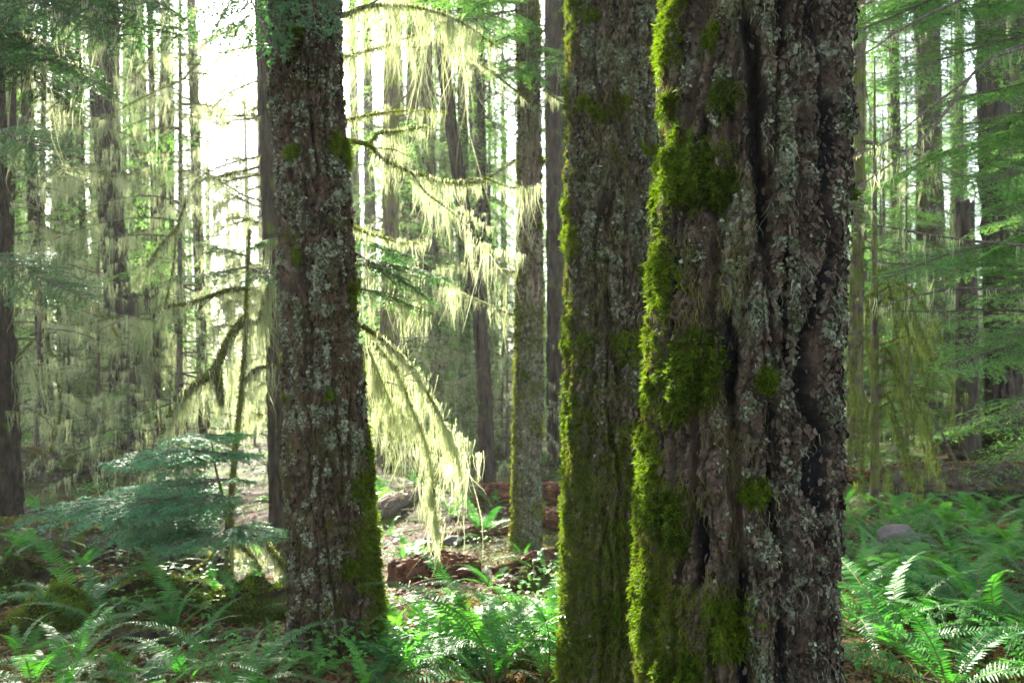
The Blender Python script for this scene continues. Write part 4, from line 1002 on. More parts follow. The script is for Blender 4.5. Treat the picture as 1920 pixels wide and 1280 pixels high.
def scatter_ferns(n, c0, c1, r0, r1, s0, s1, label, group, kinds=(0, 0, 0, 1), sep=.42, dead=.25):
    k = 0; tr = 0
    while k < n and tr < n * 40:
        tr += 1
        row = r0 + (r1 - r0) * random.random() ** 1.0; c = random.uniform(c0, c1); d = row_d(row); x = (c - 960) / F * d
        d = (CAMZ - float(gz(x, d))) * F / (row - HOR); x = (c - 960) / F * d
        if d > 30 or any((a - x) ** 2 + (b - d) ** 2 < sep * sep for a, b in FP): continue
        if any(math.hypot(x - T.base[0], d - T.base[1]) < .34 for T in (BIG, SEC, RED, PAL)): continue
        FP.append((x, d)); kd = random.choice(kinds)
        fern(x, d, random.uniform(s0, s1) * max(.55, 1.5 - .095 * d), random.randint(7, 11), label, group, kd, dead=int(random.random() < dead) * random.randint(1, 3), name='lady_fern' if kd else 'sword_fern'); k += 1
scatter_ferns(60, 1585, 1990, 925, 1230, .6, .95, 'green fern in the dense bank of ferns on the shady side', 'ferns of the shady bank', kinds=(0, 0, 1), sep=.29, dead=.5)
scatter_ferns(6, 715, 1060, 985, 1220, .45, .65, 'bright fern in the sunlit patch around the rotten red log', 'ferns of the sunlit patch', kinds=(0, 0, 1, 0))
scatter_ferns(16, -20, 540, 1040, 1265, .5, .8, 'fern on the dark soil under the hemlock sapling', 'ferns of the dark soil', kinds=(0,), sep=.4, dead=.6)
scatter_ferns(34, 640, 1070, 850, 960, .7, 1.0, 'fern far behind the rotten red log', 'ferns of the far clearing', sep=.6)
scatter_ferns(14, 1600, 1960, 850, 915, .8, 1.1, 'fern behind the grey log on the shady side', 'ferns behind the grey log', sep=.7)
scatter_ferns(34, -20, 540, 845, 980, .7, 1.0, 'fern behind the hemlock sapling beyond the mossy log', 'ferns beyond the mossy log', sep=.55)

scatter_ferns(8, 60, 700, 1262, 1330, .45, .6, 'fern along the bottom edge before the red brown trunk', 'ferns of the bottom edge', kinds=(0,), sep=.34, dead=.4)
scatter_ferns(13, 740, 1050, 1160, 1300, .5, .7, 'bright fern low in the sunlit patch', 'ferns of the sunlit patch foot', kinds=(0, 0, 1), sep=.3, dead=.3)
# ---------------------------------------------------------------- logs, rocks, sticks, litter
def litter_fn(mb, P):
    n = len(P); a = rng.uniform(0, 6.28, n); D = unit(np.stack([np.cos(a), np.sin(a), rng.normal(size=n) * .35], 1)); L = rng.uniform(.012, .06, n); W = L * rng.uniform(.15, .6, n)
    path = np.stack([P - D * (L * .5)[:, None], P + UP * (L * .12)[:, None], P + D * (L * .5)[:, None]], 1)
    mb.ribbons(path, W[:, None] * np.array([.4, 1, .2]), unit(np.cross(D, UP + rng.normal(size=(n, 3)) * .4)), 0, rng.random(n) ** 1.3)
def log(pts, rad, mat, label, mossy=0, name='fallen_log', cat='log', n=28, rough=.12, tint=(.2, .9), litter=0):
    """pts: (column, depth) pairs; the log lies on the ground along them"""
    W = []
    for (c, d), r in zip(pts, rad):
        x = (c - 960) / F * d; W.append([x, d, float(gz(x, d)) + r * .62])
    t = thing(name, label, cat, W[len(W) // 2])
    o = np.array(t.location)
    P = spline(W, 150); r = np.interp(np.linspace(0, 1, 150), np.linspace(0, 1, len(rad)), rad)
    n = 56; mb = MB(); mb.tube(P, r, n, 0, .5, rough=rough)
    V = mb.V[0].reshape(152, n, 3); ctr = V.mean(1, keepdims=True); an = np.linspace(0, 6.2832, n, endpoint=False)[None]; s_ = np.linspace(0, np.linalg.norm(P[-1] - P[0]), 152)[:, None] + W[0][0] * 7
    rot = 1.0 if mat == 'rotten' else .45
    grain = np.abs(pn(np.cos(an) * 5, np.sin(an) * 5, s_ * 2.2)) * 1.6 + .6 * pn(np.cos(an) * 12, np.sin(an) * 12, s_ * 5) + .35 * pn(np.cos(an) * 12, np.sin(an) * 12, s_ * 40)
    gg, ii = cells(np.cos(an) * 2.2 + s_ * 0, np.sin(an) * 2.2 + s_ * 0, s_ * 5)
    disp = rot * (.22 * (grain - .35) + .28 * (ii - .5) * sst(0, .3, gg)) + .25 * rot * pn(np.cos(an) * 1.5, np.sin(an) * 1.5, s_ * 3)
    V = V + (V - ctr) * disp[..., None]; mb.V[0] = V.reshape(-1, 3).astype(np.float32)
    mb.build('bole', [M[mat]], t, origin=o, smooth=False)
    k = int(500 * np.linalg.norm(P[-1] - P[0]) * rad[0] * 6); i0 = rng.integers(2, 148, k); a = rng.normal(size=k) * .7
    ax = unit(P[-1] - P[0]); h = unit(np.cross(ax, UP)); up = np.cross(h, ax); N = h * np.sin(a)[:, None] + up * np.cos(a)[:, None]
    m3 = MB(); litter_fn(m3, P[i0] + N * (r[i0] * (1.0 + .1 * rng.random(k)))[:, None] + rng.normal(size=(k, 3)) * .01); m3.build('needle_litter', [M['litter']], t, origin=o)
    if mossy:
        L_ = np.linalg.norm(P[-1] - P[0]); k = int(mossy * L_ * rad[0] * 600)
        u = rng.random(k) * 148.99; i0 = u.astype(int); f = (u - i0)[:, None]
        c = P[i0] * (1 - f) + P[i0 + 1] * f; a = rng.normal(size=k) * .75
        ax = unit(P[-1] - P[0]); h = unit(np.cross(ax, UP)); up = np.cross(h, ax)
        N = h * np.sin(a)[:, None] + up * np.cos(a)[:, None]
        pos = c + N * (r[i0] * 1.05)[:, None]
        keep = pn(pos[:, 0] * 3.5, pos[:, 1] * 3.5, pos[:, 2] * 3.5) > -.12
        pos, N = pos[keep], N[keep]; k = len(pos)
        m2 = MB(); blades(m2, pos, unit(N + rng.normal(size=(k, 3)) * .5), rng.uniform(.015, .045, k), np.full(k, .010), rng.uniform(.1, .5, k), rng.uniform(tint[0], tint[1], k))
        m2.build('moss_cover', [M['moss_dull']], t, origin=o)
    return t
log([(930, 6.3), (1000, 6.5), (1080, 6.75)], [.05, .075, .06], 'rotten', 'crumbled fragment of red wood beyond the end of the rotten red log', mossy=5, rough=.4)
log([(735, 6.1), (820, 6.35), (900, 6.4)], [.11, .12, .08], 'rotten', 'short rotten red log with crumbling side lying in the sunlit patch', mossy=5, rough=.4)
log([(60, 5.9), (200, 6.0), (330, 6.3)], [.07, .08, .06], 'log', 'mossy fallen limb lying between the mossy log and the hummock', mossy=18)
log([(800, 7.6), (900, 7.9), (1000, 8.3)], [.06, .07, .06], 'rotten', 'thin reddish log angled behind the rotten red log', rough=.25)
log([(930, 5.7), (1000, 5.85), (1060, 5.8)], [.06, .06, .05], 'rotten', 'splintered red limb lying against the rotten red log', rough=.3)
log([(-150, 7.3), (60, 7.1), (270, 6.9), (420, 6.7)], [.16, .17, .15, .10], 'log', 'mossy log with dark underside lying below the hemlock sapling', mossy=16, rough=.2)
log([(30, 12.5), (130, 12.2), (240, 12.6)], [.30, .28, .24], 'log', 'far mossy log propped behind the thin dark trunk', mossy=14, rough=.2)
log([(1660, 10.2), (1780, 10.0), (1990, 9.4)], [.25, .26, .26], 'log', 'grey log lying across the shady side behind the fern bank', mossy=3, rough=.1)
log([(835, 18.5), (900, 18.3), (975, 18.6)], [.18, .18, .17], 'bark_mossy', 'green mossy log far off in the central clearing', mossy=8, rough=.1)
log([(1015, 9.6), (1060, 9.4), (1140, 9.2)], [.15, .15, .14], 'rotten', 'split red log crossing behind the slim pale trunk, upper of two', mossy=2, rough=.3)
log([(1020, 8.4), (1070, 8.2), (1140, 8.1)], [.11, .11, .1], 'rotten', 'split red log crossing behind the slim pale trunk, lower of two', mossy=2, rough=.3)
log([(908, 9.9), (935, 9.7), (970, 9.6)], [.13, .14, .13], 'rotten', 'dark red log end just left of the slim pale trunk', mossy=0, rough=.3)
log([(700, 9.0), (760, 9.6), (800, 10.3)], [.10, .09, .07], 'twig', 'pale bleached log glowing in sun behind the red brown trunk', rough=.2)
log([(1560, 12.5), (1640, 12.0), (1700, 12.4)], [.12, .12, .1], 'rotten', 'reddish log under the lichen-draped slim trunk', rough=.25)
log([(190, 4.75), (330, 4.85), (470, 5.0)], [.05, .06, .04], 'log', 'thin mossy pole lying on the dark soil near the hummock', mossy=14, rough=.2)

def hummock(c, d, rx, rz_, label, mossy=5000, mat='ground', name='mossy_hummock', cat='mound'):
    x = (c - 960) / F * d; z = float(gz(x, d)); o = np.array([x, d, z]); t = thing(name, label, cat, o)
    n, k = 90, 36; an = np.linspace(0, 6.2832, n, endpoint=False); P = []
    for q in range(k):
        e = q / (k - 1) * 1.6 - .03
        rr = rx * math.cos(min(e, 1.56)) * (1 + .8 * pn(np.cos(an) * 1.5 + c, np.sin(an) * 1.5, e * 1.5) + .3 * pn(np.cos(an) * 6 + c, np.sin(an) * 6, e * 7) + .15 * pn(np.cos(an) * 15, np.sin(an) * 15, e * 18))
        P.append(np.stack([x + rr * np.cos(an), d + rr * np.sin(an) * .8, z - .06 + (rz_ + .06) * math.sin(min(e, 1.57)) * (1 + .6 * pn(np.cos(an) * 2 + c, np.sin(an) * 2, e) + .35 * pn(np.cos(an) * 7 + c, np.sin(an) * 7, e * 5))], 1))
    V = np.concatenate(P); i = np.arange(k - 1)[:, None] * n; j = np.arange(n); j2 = (j + 1) % n
    MB().add(V, np.stack([i + j, i + j2, i + n + j2, i + n + j], -1).reshape(-1, 4)).build('mound', [M[mat]], t, origin=o, smooth=True)
    if mossy:
        s = rng.integers(0, len(V), mossy); p = V[s] + rng.normal(size=(mossy, 3)) * .015; N = unit((p - (o - UP * .1)) / np.array([rx, rx, rz_ + .1]))
        kk = pn(p[:, 0] * 7, p[:, 1] * 7, p[:, 2] * 7) > -.2; p, N = p[kk], N[kk]; m_ = len(p)
        mb = MB(); blades(mb, p, unit(N + rng.normal(size=(m_, 3)) * .5), rng.uniform(.012, .03, m_), np.full(m_, .007), rng.uniform(.1, .5, m_), np.clip(.5 + pn(p[:, 0] * 14, p[:, 1] * 14, p[:, 2] * 14) * .9 + rng.normal(size=m_) * .12, 0, 1))
        mb.build('moss_cover', [M['moss']], t, origin=o)
    return t
hummock(110, 5.0, .26, .22, 'bright mossy hummock topped by rust brown fern litter', 22000)
hummock(300, 5.7, .5, .16, 'dark earthy mound under the hemlock sapling', 14000)
hummock(470, 5.6, .34, .2, 'dark root mound beside the red brown trunk', 9000)
hummock(20, 5.8, .4, .22, 'dark mound below the edge trunk', 6000)
hummock(1850, 12.4, .9, .42, 'mossy bank behind the grey log', 16000)
hummock(1000, 5.9, .3, .14, 'low litter mound between the rotten red log and the mossy grey trunk', 900)
def rock(c, d, r, label):
    x = (c - 960) / F * d; z = float(gz(x, d)); o = np.array([x, d, z + r * .55]); n, k = 36, 20
    an = np.linspace(0, 6.2832, n, endpoint=False); V = []
    for e in np.linspace(-1.56, 1.56, k):
        q = np.stack([np.cos(an) * math.cos(e), np.sin(an) * math.cos(e), np.full(n, math.sin(e))], 1)
        V.append(q * (r * (1 + .45 * pn(q[:, 0] * 1.4 + c, q[:, 1] * 1.4, q[:, 2] * 1.4) + .12 * pn(q[:, 0] * 5, q[:, 1] * 5, q[:, 2] * 5)))[:, None] * [1.15, 1, .8])
    i = np.arange(k - 1)[:, None] * n; j = np.arange(n); j2 = (j + 1) % n
    b = MB().add(np.concatenate(V), np.stack([i + j, i + j2, i + n + j2, i + n + j], -1).reshape(-1, 4)).build('rock', [M['rock']], smooth=True); b.location = o
    tag(b, label, 'rock')
rock(1682, 6.7, .15, 'greyish rounded rock among the ferns on the shady side')
rock(1640, 6.2, .11, 'lower dark rock half buried in ferns near the widest trunk')
rock(850, 7.6, .07, 'small pale rock in the sunlit patch below the drooping lichen')

def stick(P, r, mat, label, group=None, name='fallen_stick', cat='stick', fork=True):
    P = spline(P, 12); o = P[0].copy(); mb = MB(); mb.tube(P, r * np.linspace(1, .4, 12), 6, 0, .5, rough=.15)
    if fork:
        for q in (5, 8): mb.tube(np.stack([P[q], P[q] + unit(P[-1] - P[0] + rng.normal(size=3) * .4 * np.linalg.norm(P[-1] - P[0])) * r * 14]), [r * .5, r * .15], 5)
    b = mb.build(name, [M[mat]], origin=o, smooth=True); b.location = o; return tag(b, label, cat, group)
stick(pxs([(1800, 880), (1770, 820), (1740, 765)], 10.8), .022, 'twig', 'long bare stick leaning up out of the grey log', name='leaning_stick')
stick(pxs([(1830, 890), (1800, 830), (1775, 790)], 11.2), .012, 'twig', 'thinner bare stick leaning beside the long leaning stick', name='leaning_stick')
stick(pxs([(60, 1095), (85, 1060), (105, 1010)], 6.0), .012, 'twig', 'pale dead stick leaning on the mossy log', name='leaning_stick')
stick(pxs([(1735, 850), (1725, 800), (1745, 745)], 11.0), .02, 'branch', 'mossy crooked sapling stub beside the long leaning stick', name='leaning_stick')
for k in range(70):
    d = random.uniform(4.0, 9.5); c = random.choice((random.uniform(0, 540), random.uniform(700, 1060), random.uniform(700, 1060), random.uniform(1590, 1920))); x = (c - 960) / F * d; a = random.uniform(0, 6.28); l = random.uniform(.12, .5)
    q = np.array([[x + math.cos(a) * l * u, d + math.sin(a) * l * u, 0] for u in (-1, 0, 1)])
    q[:, 2] = gz(q[:, 0], q[:, 1]) + .015 + np.abs(rng.normal(size=3)) * .04
    stick(q, random.uniform(.004, .012), random.choice(('twig', 'twig', 'log', 'rotten')), 'small broken twig lying on the forest floor litter', 'fallen twigs', name='fallen_twig')

def floor_scatter(name, mat, n, c0, c1, d0, d1, fn, mask=None):
    d = 1 / np.sqrt(rng.uniform(1 / d1 ** 2, 1 / d0 ** 2, n)); c = rng.uniform(c0, c1, n); x = (c - 960) / F * d
    if mask is not None:
        k = mask(x, d); x, d = x[k], d[k]
    P = np.stack([x, d, gz(x, d) + .012 * pn(x * 9, d * 9, 4.5) + .006], 1)
    mb = MB(); fn(mb, P); return tag(mb.build(name, [M[mat]]), kind='stuff')
floor_scatter('leaf_litter', 'litter', 52000, -60, 1980, 3.6, 22, litter_fn)
floor_scatter('twig_litter', 'litter', 9000, -60, 1980, 3.8, 12, lambda mb, P: mb.ribbons(np.stack([P, P + np.stack([rng.normal(size=len(P)), rng.normal(size=len(P)), np.abs(rng.normal(size=len(P))) * .3], 1) * .07], 1), np.full((len(P), 2), .005), unit(rng.normal(size=(len(P), 3))), 0, rng.random(len(P))))
floor_scatter('painted_sunlit_debris', 'debris', 5000, 690, 1060, 4.6, 10.5, litter_fn, mask=lambda x, y: pn(x * 1.8, y * 1.8, 5.1) > -.05)  # brightens the sun patch by its pale colour
floor_scatter('dead_fern_litter', 'dead_fern', 7000, -60, 1980, 3.8, 11, litter_fn, mask=lambda x, y: pn(x * 1.5, y * 1.5, 3.3) > .12)
def moss_fn(mb, P):
    n = len(P); blades(mb, P, unit(UP + rng.normal(size=(n, 3)) * .5), rng.uniform(.015, .05, n), np.full(n, .009), rng.uniform(.1, .7, n), np.clip(.45 + pn(P[:, 0] * 5, P[:, 1] * 5, 1) + rng.normal(size=n) * .12, 0, 1))
floor_scatter('ground_moss', 'moss_dull', 90000, -60, 1980, 3.6, 26, moss_fn, mask=lambda x, y: pn(x * .9, y * .9, 8.3) + .5 * pn(x * 4, y * 4, 8.3) > .02)
def herb_fn(mb, P):
    n = len(P); h = rng.uniform(.05, .20, n)
    for q in range(3):
        a = rng.uniform(0, 6.28, n); D = np.stack([np.cos(a), np.sin(a), rng.normal(size=n) * .3], 1); L = rng.uniform(.02, .05, n); p0 = P + UP * h[:, None]
        path = np.stack([p0, p0 + D * (L * .5)[:, None] + UP * (L * .1)[:, None], p0 + D * L[:, None] - UP * (L * .15)[:, None]], 1)
        mb.ribbons(path, L[:, None] * np.array([.2, .75, .1]), unit(np.cross(D, UP)), 0, rng.uniform(.3, 1, n))
floor_scatter('ground_herbs', 'fern_pale', 4500, -60, 1980, 4.0, 26, herb_fn, mask=lambda x, y: pn(x * 1.2 + 4, y * 1.2, 2.3) > .05)
# ---------------------------------------------------------------- limbs, moss and lichen curtains of the near and middle trees
def limb(tree, P, r0, r1, mat='branch', lich=None, moss=None, twigs=0, name='branch', tl=.25, beard='beard'):
    """one branch as a part of its tree; its lichen curtain and its moss sleeve are sub-parts"""
    P = spline(P, 30); o = np.array(tree.location); t = np.linspace(0, 1, 30)
    mb = MB(); mb.tube(P, r0 + (r1 - r0) * t, 7, 0, .5, rough=.2); tips = []
    T = unit(np.gradient(P, axis=0))
    for q in range(twigs):
        i0 = int(rng.uniform(4, 29)); h = unit(np.cross(T[i0], UP) + 1e-6)
        v = unit(T[i0] * .8 + h * rng.choice([-1, 1]) * rng.uniform(.3, 1) + UP * rng.normal() * .35) * tl * rng.uniform(.4, 1.3)
        tw = np.stack([P[i0], P[i0] + v * .5 + UP * .01, P[i0] + v - UP * .03]); tips.append(tw)
        mb.tube(tw, np.array([.6, .4, .15]) * (r0 + (r1 - r0) * t[i0]) * .8, 4, 0, .5, cap=False)
    b = mb.build(name, [M[mat]], tree, origin=o, smooth=True)
    if lich:
        li = MB(); a = dict(lich); lo = a.pop('from_', 0); hi = a.pop('to', 30); pm = a.pop('per_m'); lm = a.pop('lmean')
        drape(li, P[lo:hi], pm, lm, **a)
        for tw in tips: drape(li, tw, pm * .8, lm * .6, **a)
        li.build('hanging_lichen', [M[beard]], b, origin=o)
    if moss:
        mo = MB(); fuzz(mo, P, (r0 + (r1 - r0) * t) * .9, moss); mo.build('moss_sleeve', [M['moss_dull']], b, origin=o)
    return b
def green_bough(tree, base, tip, droop=.2, lich=None, B=BO_NEAR, n=3, nside=34, length=None, dt=0.0, per_m=120, name='bough', roll=None, mat='needle', nw=.0085):
    o = np.array(tree.location); v = tip - base; L = float(np.linalg.norm(v)); mb = MB()
    dd = v + UP * droop * L
    if roll is None: roll = random.gauss(0, .25) + (-.32 if v[0] > 0 else .32)
    line = bough(mb, base, dd, L * 1.05, roll=roll, droop=droop, nside=int(nside * (.6 + .5 * L)), sub=2.6, per_m=per_m, nl=.024, nw=nw, r0=.008 + .004 * L, tint=.5 + dt, width=.45, bare=.1)
    b = mb.build(name, [M['twig'], M[mat]], tree, origin=o)
    if lich:
        li = MB(); drape(li, line[2:], lich[0], lich[1], W=.005); li.build('hanging_lichen', [M['beard']], b, origin=o)
    return b

# red brown trunk: the long lichen branch reaching across the clearing
D1 = dict(per_m=24, lmean=.27, W=.0036, strands=(10, 26))
limb(red, pxs([(640, 262), (690, 272), (720, 298), (780, 326), (850, 343), (905, 340)], 4.7, 5.6), .016, .007, lich=dict(D1, from_=10), moss=900, twigs=7)
limb(red, pxs([(850, 343), (905, 334), (950, 350), (995, 352)], 5.5, 5.9), .008, .003, lich=dict(D1, from_=16, lmean=.22, per_m=26), moss=300, twigs=4)
limb(red, pxs([(690, 272), (712, 250), (745, 246), (800, 238)], 4.8, 5.2), .010, .004, lich=dict(D1, from_=8, lmean=.24, per_m=24), moss=700, twigs=4)
limb(red, pxs([(770, 322), (800, 362), (850, 400), (900, 450), (925, 480)], 5.0, 5.5), .008, .002, lich=dict(D1, lmean=.20, per_m=32), twigs=6)
limb(red, pxs([(640, 30), (700, 10), (780, 14), (860, 40), (935, 90)], 4.7, 6.0), .016, .005, lich=dict(D1, lmean=.34, per_m=32), moss=500, twigs=8)
limb(red, pxs([(638, 108), (700, 92), (760, 72), (800, 60)], 4.8, 6.2), .010, .003, lich=dict(D1, lmean=.30, per_m=20), moss=300, twigs=5)
limb(red, pxs([(645, 225), (700, 214), (760, 208), (840, 210)], 4.9, 6.5), .009, .002, lich=dict(D1, lmean=.14, per_m=10), moss=500, twigs=5)
limb(red, pxs([(735, 205), (770, 170), (800, 125)], 5.6, 6.0), .007, .002, twigs=3)
limb(red, pxs([(660, 425), (700, 440), (760, 455), (800, 450)], 4.8, 5.8), .009, .003, lich=dict(D1, lmean=.15, per_m=20), moss=400, twigs=5)
# hemlock boughs and their lichen on its shoulder
for b_, t_, dr, li in (((655, 470, 4.9), (800, 560, 5.4), .10, (26, .20)), ((660, 500, 4.9), (850, 530, 5.6), .12, (22, .22)), ((660, 540, 4.8), (790, 590, 5.2), .1, (26, .24)), ((655, 440, 5.0), (750, 500, 5.6), .1, None)):
    green_bough(red, px(*b_), px(*t_), dr, li)
# the great drooping curtain
CUR = dict(per_m=40, lmean=.27, W=.0036, strands=(12, 26), tint=(.15, 1.0), spread=.75)
limb(red, pxs([(678, 610), (720, 640), (770, 690), (820, 770), (850, 840), (862, 885)], 4.8, 5.3), .015, .003, lich=dict(CUR, from_=2), moss=1100, twigs=14, tl=.22)
limb(red, pxs([(700, 640), (740, 690), (770, 760), (800, 840), (815, 930)], 4.9, 5.3), .010, .003, lich=dict(CUR, lmean=.22), moss=1000, twigs=8, tl=.18)
limb(red, pxs([(690, 650), (710, 700), (730, 750), (745, 800)], 4.9, 5.3), .009, .002, lich=dict(CUR, lmean=.22, per_m=70), twigs=6)
limb(red, pxs([(806, 900), (815, 960), (822, 1010)], 5.3, 5.35), .005, .002, lich=dict(CUR, lmean=.12, per_m=120), moss=900)
for k in range(11):                                  # bare whitish twigs above it
    a, b = random.uniform(700, 800), random.uniform(630, 720)
    limb(red, pxs([(a, b), (a + random.uniform(30, 60), b + random.uniform(-30, 20)), (a + random.uniform(80, 130), b + random.uniform(-40, 55))], 4.9, 5.2), .0035, .001, mat='twig', twigs=5, name='dead_twig', tl=.16)
# boughs crossing the top of the red trunk
for b_, t_, dr in (((440, -60, 4.5), (508, 85, 4.0), .1), ((520, -90, 4.4), (585, 45, 4.0), .08)):
    green_bough(red, px(*b_), px(*t_), dr, None, dt=-.05)

# pale trunk and the crooked one: thin limbs and green boughs
for pts, d0, d1, lm in (([(1015, 210), (960, 165), (900, 120), (840, 95)], 7.1, 6.2, .16), ([(965, 300), (920, 330), (870, 350), (800, 352)], 7.2, 8.0, .10), ([(1020, 168), (1045, 185), (1075, 200)], 7.2, 7.0, .1), ([(965, 510), (900, 498), (830, 500)], 7.4, 8.6, .22), ([(960, 590), (890, 560), (840, 540)], 7.4, 8.6, .24)):
    limb(pal, pxs(pts, d0, d1), .013, .003, lich=dict(per_m=20, lmean=lm, W=.006), moss=200, twigs=6)
for b_, t_ in (((985, 110, 7.2), (1060, 130, 6.6)), ((980, 60, 7.3), (900, 95, 6.6)), ((990, 130, 7.2), (930, 150, 6.5)), ((1000, 90, 7.3), (1065, 100, 7.0)), ((970, 20, 7.3), (850, 60, 6.4)), ((980, 10, 7.3), (780, 10, 6.6)), ((960, 0, 7.2), (880, 30, 6.9))):
    green_bough(pal, px(*b_), px(*t_), .15, (14, .2) if random.random() < .5 else None, dt=0, mat='needle_far')

# dark trunk, thin trunk, glow trunk: drapes on the bright side
def side_limbs(tree, base_px, n, rows, d, spread, lm, pm=16, moss=150, W=.008, r=.012, twigs=5, dirs=(-1, 1), fwd=1.2):
    for k in range(n):
        row = random.uniform(*rows); s = random.choice(dirs); w = random.uniform(.5, 1) * spread
        c0 = base_px(row); dz = random.gauss(0, fwd)
        lift = random.gauss(0, 30)
        limb(tree, pxs([(c0, row), (c0 + s * w * .35, row - lift * .4), (c0 + s * w * .7, row - lift), (c0 + s * w, row - lift * .8 + random.uniform(-10, 40))], d, d + dz), r, r * .25, lich=dict(per_m=pm, lmean=lm * random.uniform(.6, 1.3), W=W, strands=(6, 14)), moss=moss, twigs=twigs, tl=.35)
side_limbs(DARK, lambda r_: 180 + (r_ / 840) * 65, 18, (60, 760), 15, 170, .40, r=.02)
side_limbs(EDGE, lambda r_: -20 + r_ * .02, 7, (330, 800), 8.6, 150, .28, dirs=(1,), W=.006, r=.014, fwd=.6)
side_limbs(THIN, lambda r_: 45 + r_ * .055, 14, (150, 780), 15, 150, .3, pm=10, r=.016)
side_limbs(GLOW, lambda r_: 360 + r_ * .03, 18, (60, 640), 16, 150, .38, r=.02, W=.010)
side_limbs(NEXT, lambda r_: 495 + r_ * .03, 14, (60, 440), 8.2, 170, .15, dirs=(-1,), W=.005, r=.012, fwd=.4, twigs=9)
side_limbs(NEXT, lambda r_: 500 + r_ * .025, 6, (520, 800), 8.2, 90, .30, dirs=(-1,), W=.006, r=.012, fwd=.3, pm=40)
side_limbs(CROOK, lambda r_: 900, 5, (480, 700), 17, 120, .35)
for q in range(4):
    limb(STUMP, pxs([(262, 560 + 60 * q), (285, 640 + 50 * q)], 14.0), .012, .004, lich=dict(per_m=30, lmean=.6, W=.010), moss=200)
for q in range(5):                                   # lichen hanging down the dark trunk itself
    a_ = -1.57 + random.uniform(-1.3, 1.3); zz = np.sort(rng.uniform(.8, 9, 9)); o_ = np.array(DARK.location)
    ln_ = -0.028
    li = MB(); rr = 54 / 2 / F * 15 * 1.02; b0_, b1_ = px(245, 840, 15), px(180, 20, 15); sl = (b1_[0] - b0_[0]) / (b1_[2] - b0_[2])
    for z_ in zz:
        c_ = np.array([o_[0] + sl * z_ + math.cos(a_) * rr, 15 + math.sin(a_) * rr, o_[2] + z_])
        drape(li, np.stack([c_ + [-.06, 0, 0], c_ + [.06, 0, .03]]), 25, .35, W=.010, strands=(4, 9))
    li.build('hanging_lichen', [M['beard']], DARK, origin=o_)
TX = dict(per_m=34, lmean=.24, W=.007, strands=(7, 16))
for pts, d0, d1, r_ in (([(80, 620), (106, 700), (112, 780), (92, 850)], 13, 12, .03), ([(95, 744), (160, 746), (235, 738)], 13, 11.5, .028), ([(150, 748), (190, 770), (192, 810), (150, 852)], 12, 11.5, .022), ([(60, 640), (20, 680), (-20, 690)], 14, 12, .02), ([(68, 520), (130, 545), (200, 600), (225, 640)], 14, 12, .02), ([(60, 420), (130, 440), (190, 420)], 14, 12.5, .02), ([(55, 330), (100, 345), (150, 330)], 14, 12, .018), ([(75, 600), (140, 610), (220, 596), (290, 600)], 14, 11, .02)):
    limb(THIN, pxs(pts, d0, d1), r_, r_ * .4, lich=TX, moss=900, twigs=8, tl=.4)
side_limbs(NEXT, lambda r_: 495 + r_ * .03, 7, (300, 600), 8.2, 120, .26, dirs=(-1,), W=.006, r=.014, fwd=.6, pm=34, twigs=9)
DX = dict(per_m=9, lmean=.22, W=.007, strands=(5, 12))
for pts, d0, d1, r_, k_ in (([(365, 62), (290, 48), (240, 72), (150, 92)], 12, 9.5, .020, DX), ([(372, 115), (340, 150), (290, 172), (165, 236)], 12, 9.5, .022, DX), ([(365, 280), (280, 288), (180, 276)], 12, 10, .014, DX), ([(285, 322), (240, 326), (160, 320), (80, 306)], 12, 9.5, .016, dict(DX, per_m=30, lmean=.2)), ([(368, 200), (300, 215), (230, 240)], 13, 11, .016, DX), ([(364, 20), (320, 60), (250, 150)], 13, 11, .014, DX)):
    limb(GLOW, np.vstack([px(366, pts[0][1], 16)[None], pxs(pts, d0, d1)]), r_, .006, lich=k_, moss=200, twigs=12, tl=.5)
# edge tree: dark hemlock boughs across the upper corner
for b_, t_, dr, li in (((-120, -80, 5.6), (150, 60, 4.6), .15, (14, .20)), ((-150, 20, 5.4), (120, 130, 4.6), .2, (14, .25)), ((-100, 40, 5.2), (150, 150, 4.5), .22, None), ((60, -90, 5.4), (300, 20, 4.7), .1, (16, .12)), ((20, -70, 5.2), (220, 75, 4.6), .15, (12, .28)), ((150, -100, 5.6), (310, 60, 5.0), .15, None), ((-160, 80, 5.8), (90, 200, 5.0), .25, (10, .2)), ((-100, -20, 5.8), (60, 60, 5.3), .2, (22, .3))):
    green_bough(EDGE, px(*b_), px(*t_), dr, li, dt=-.12)
for b_, t_, dr in (((-60, 470, 7.5), (150, 560, 6.9), .2), ((-60, 250, 8), (110, 330, 7.2), .2)):
    green_bough(EDGE, px(*b_), px(*t_), dr, (14, .25))

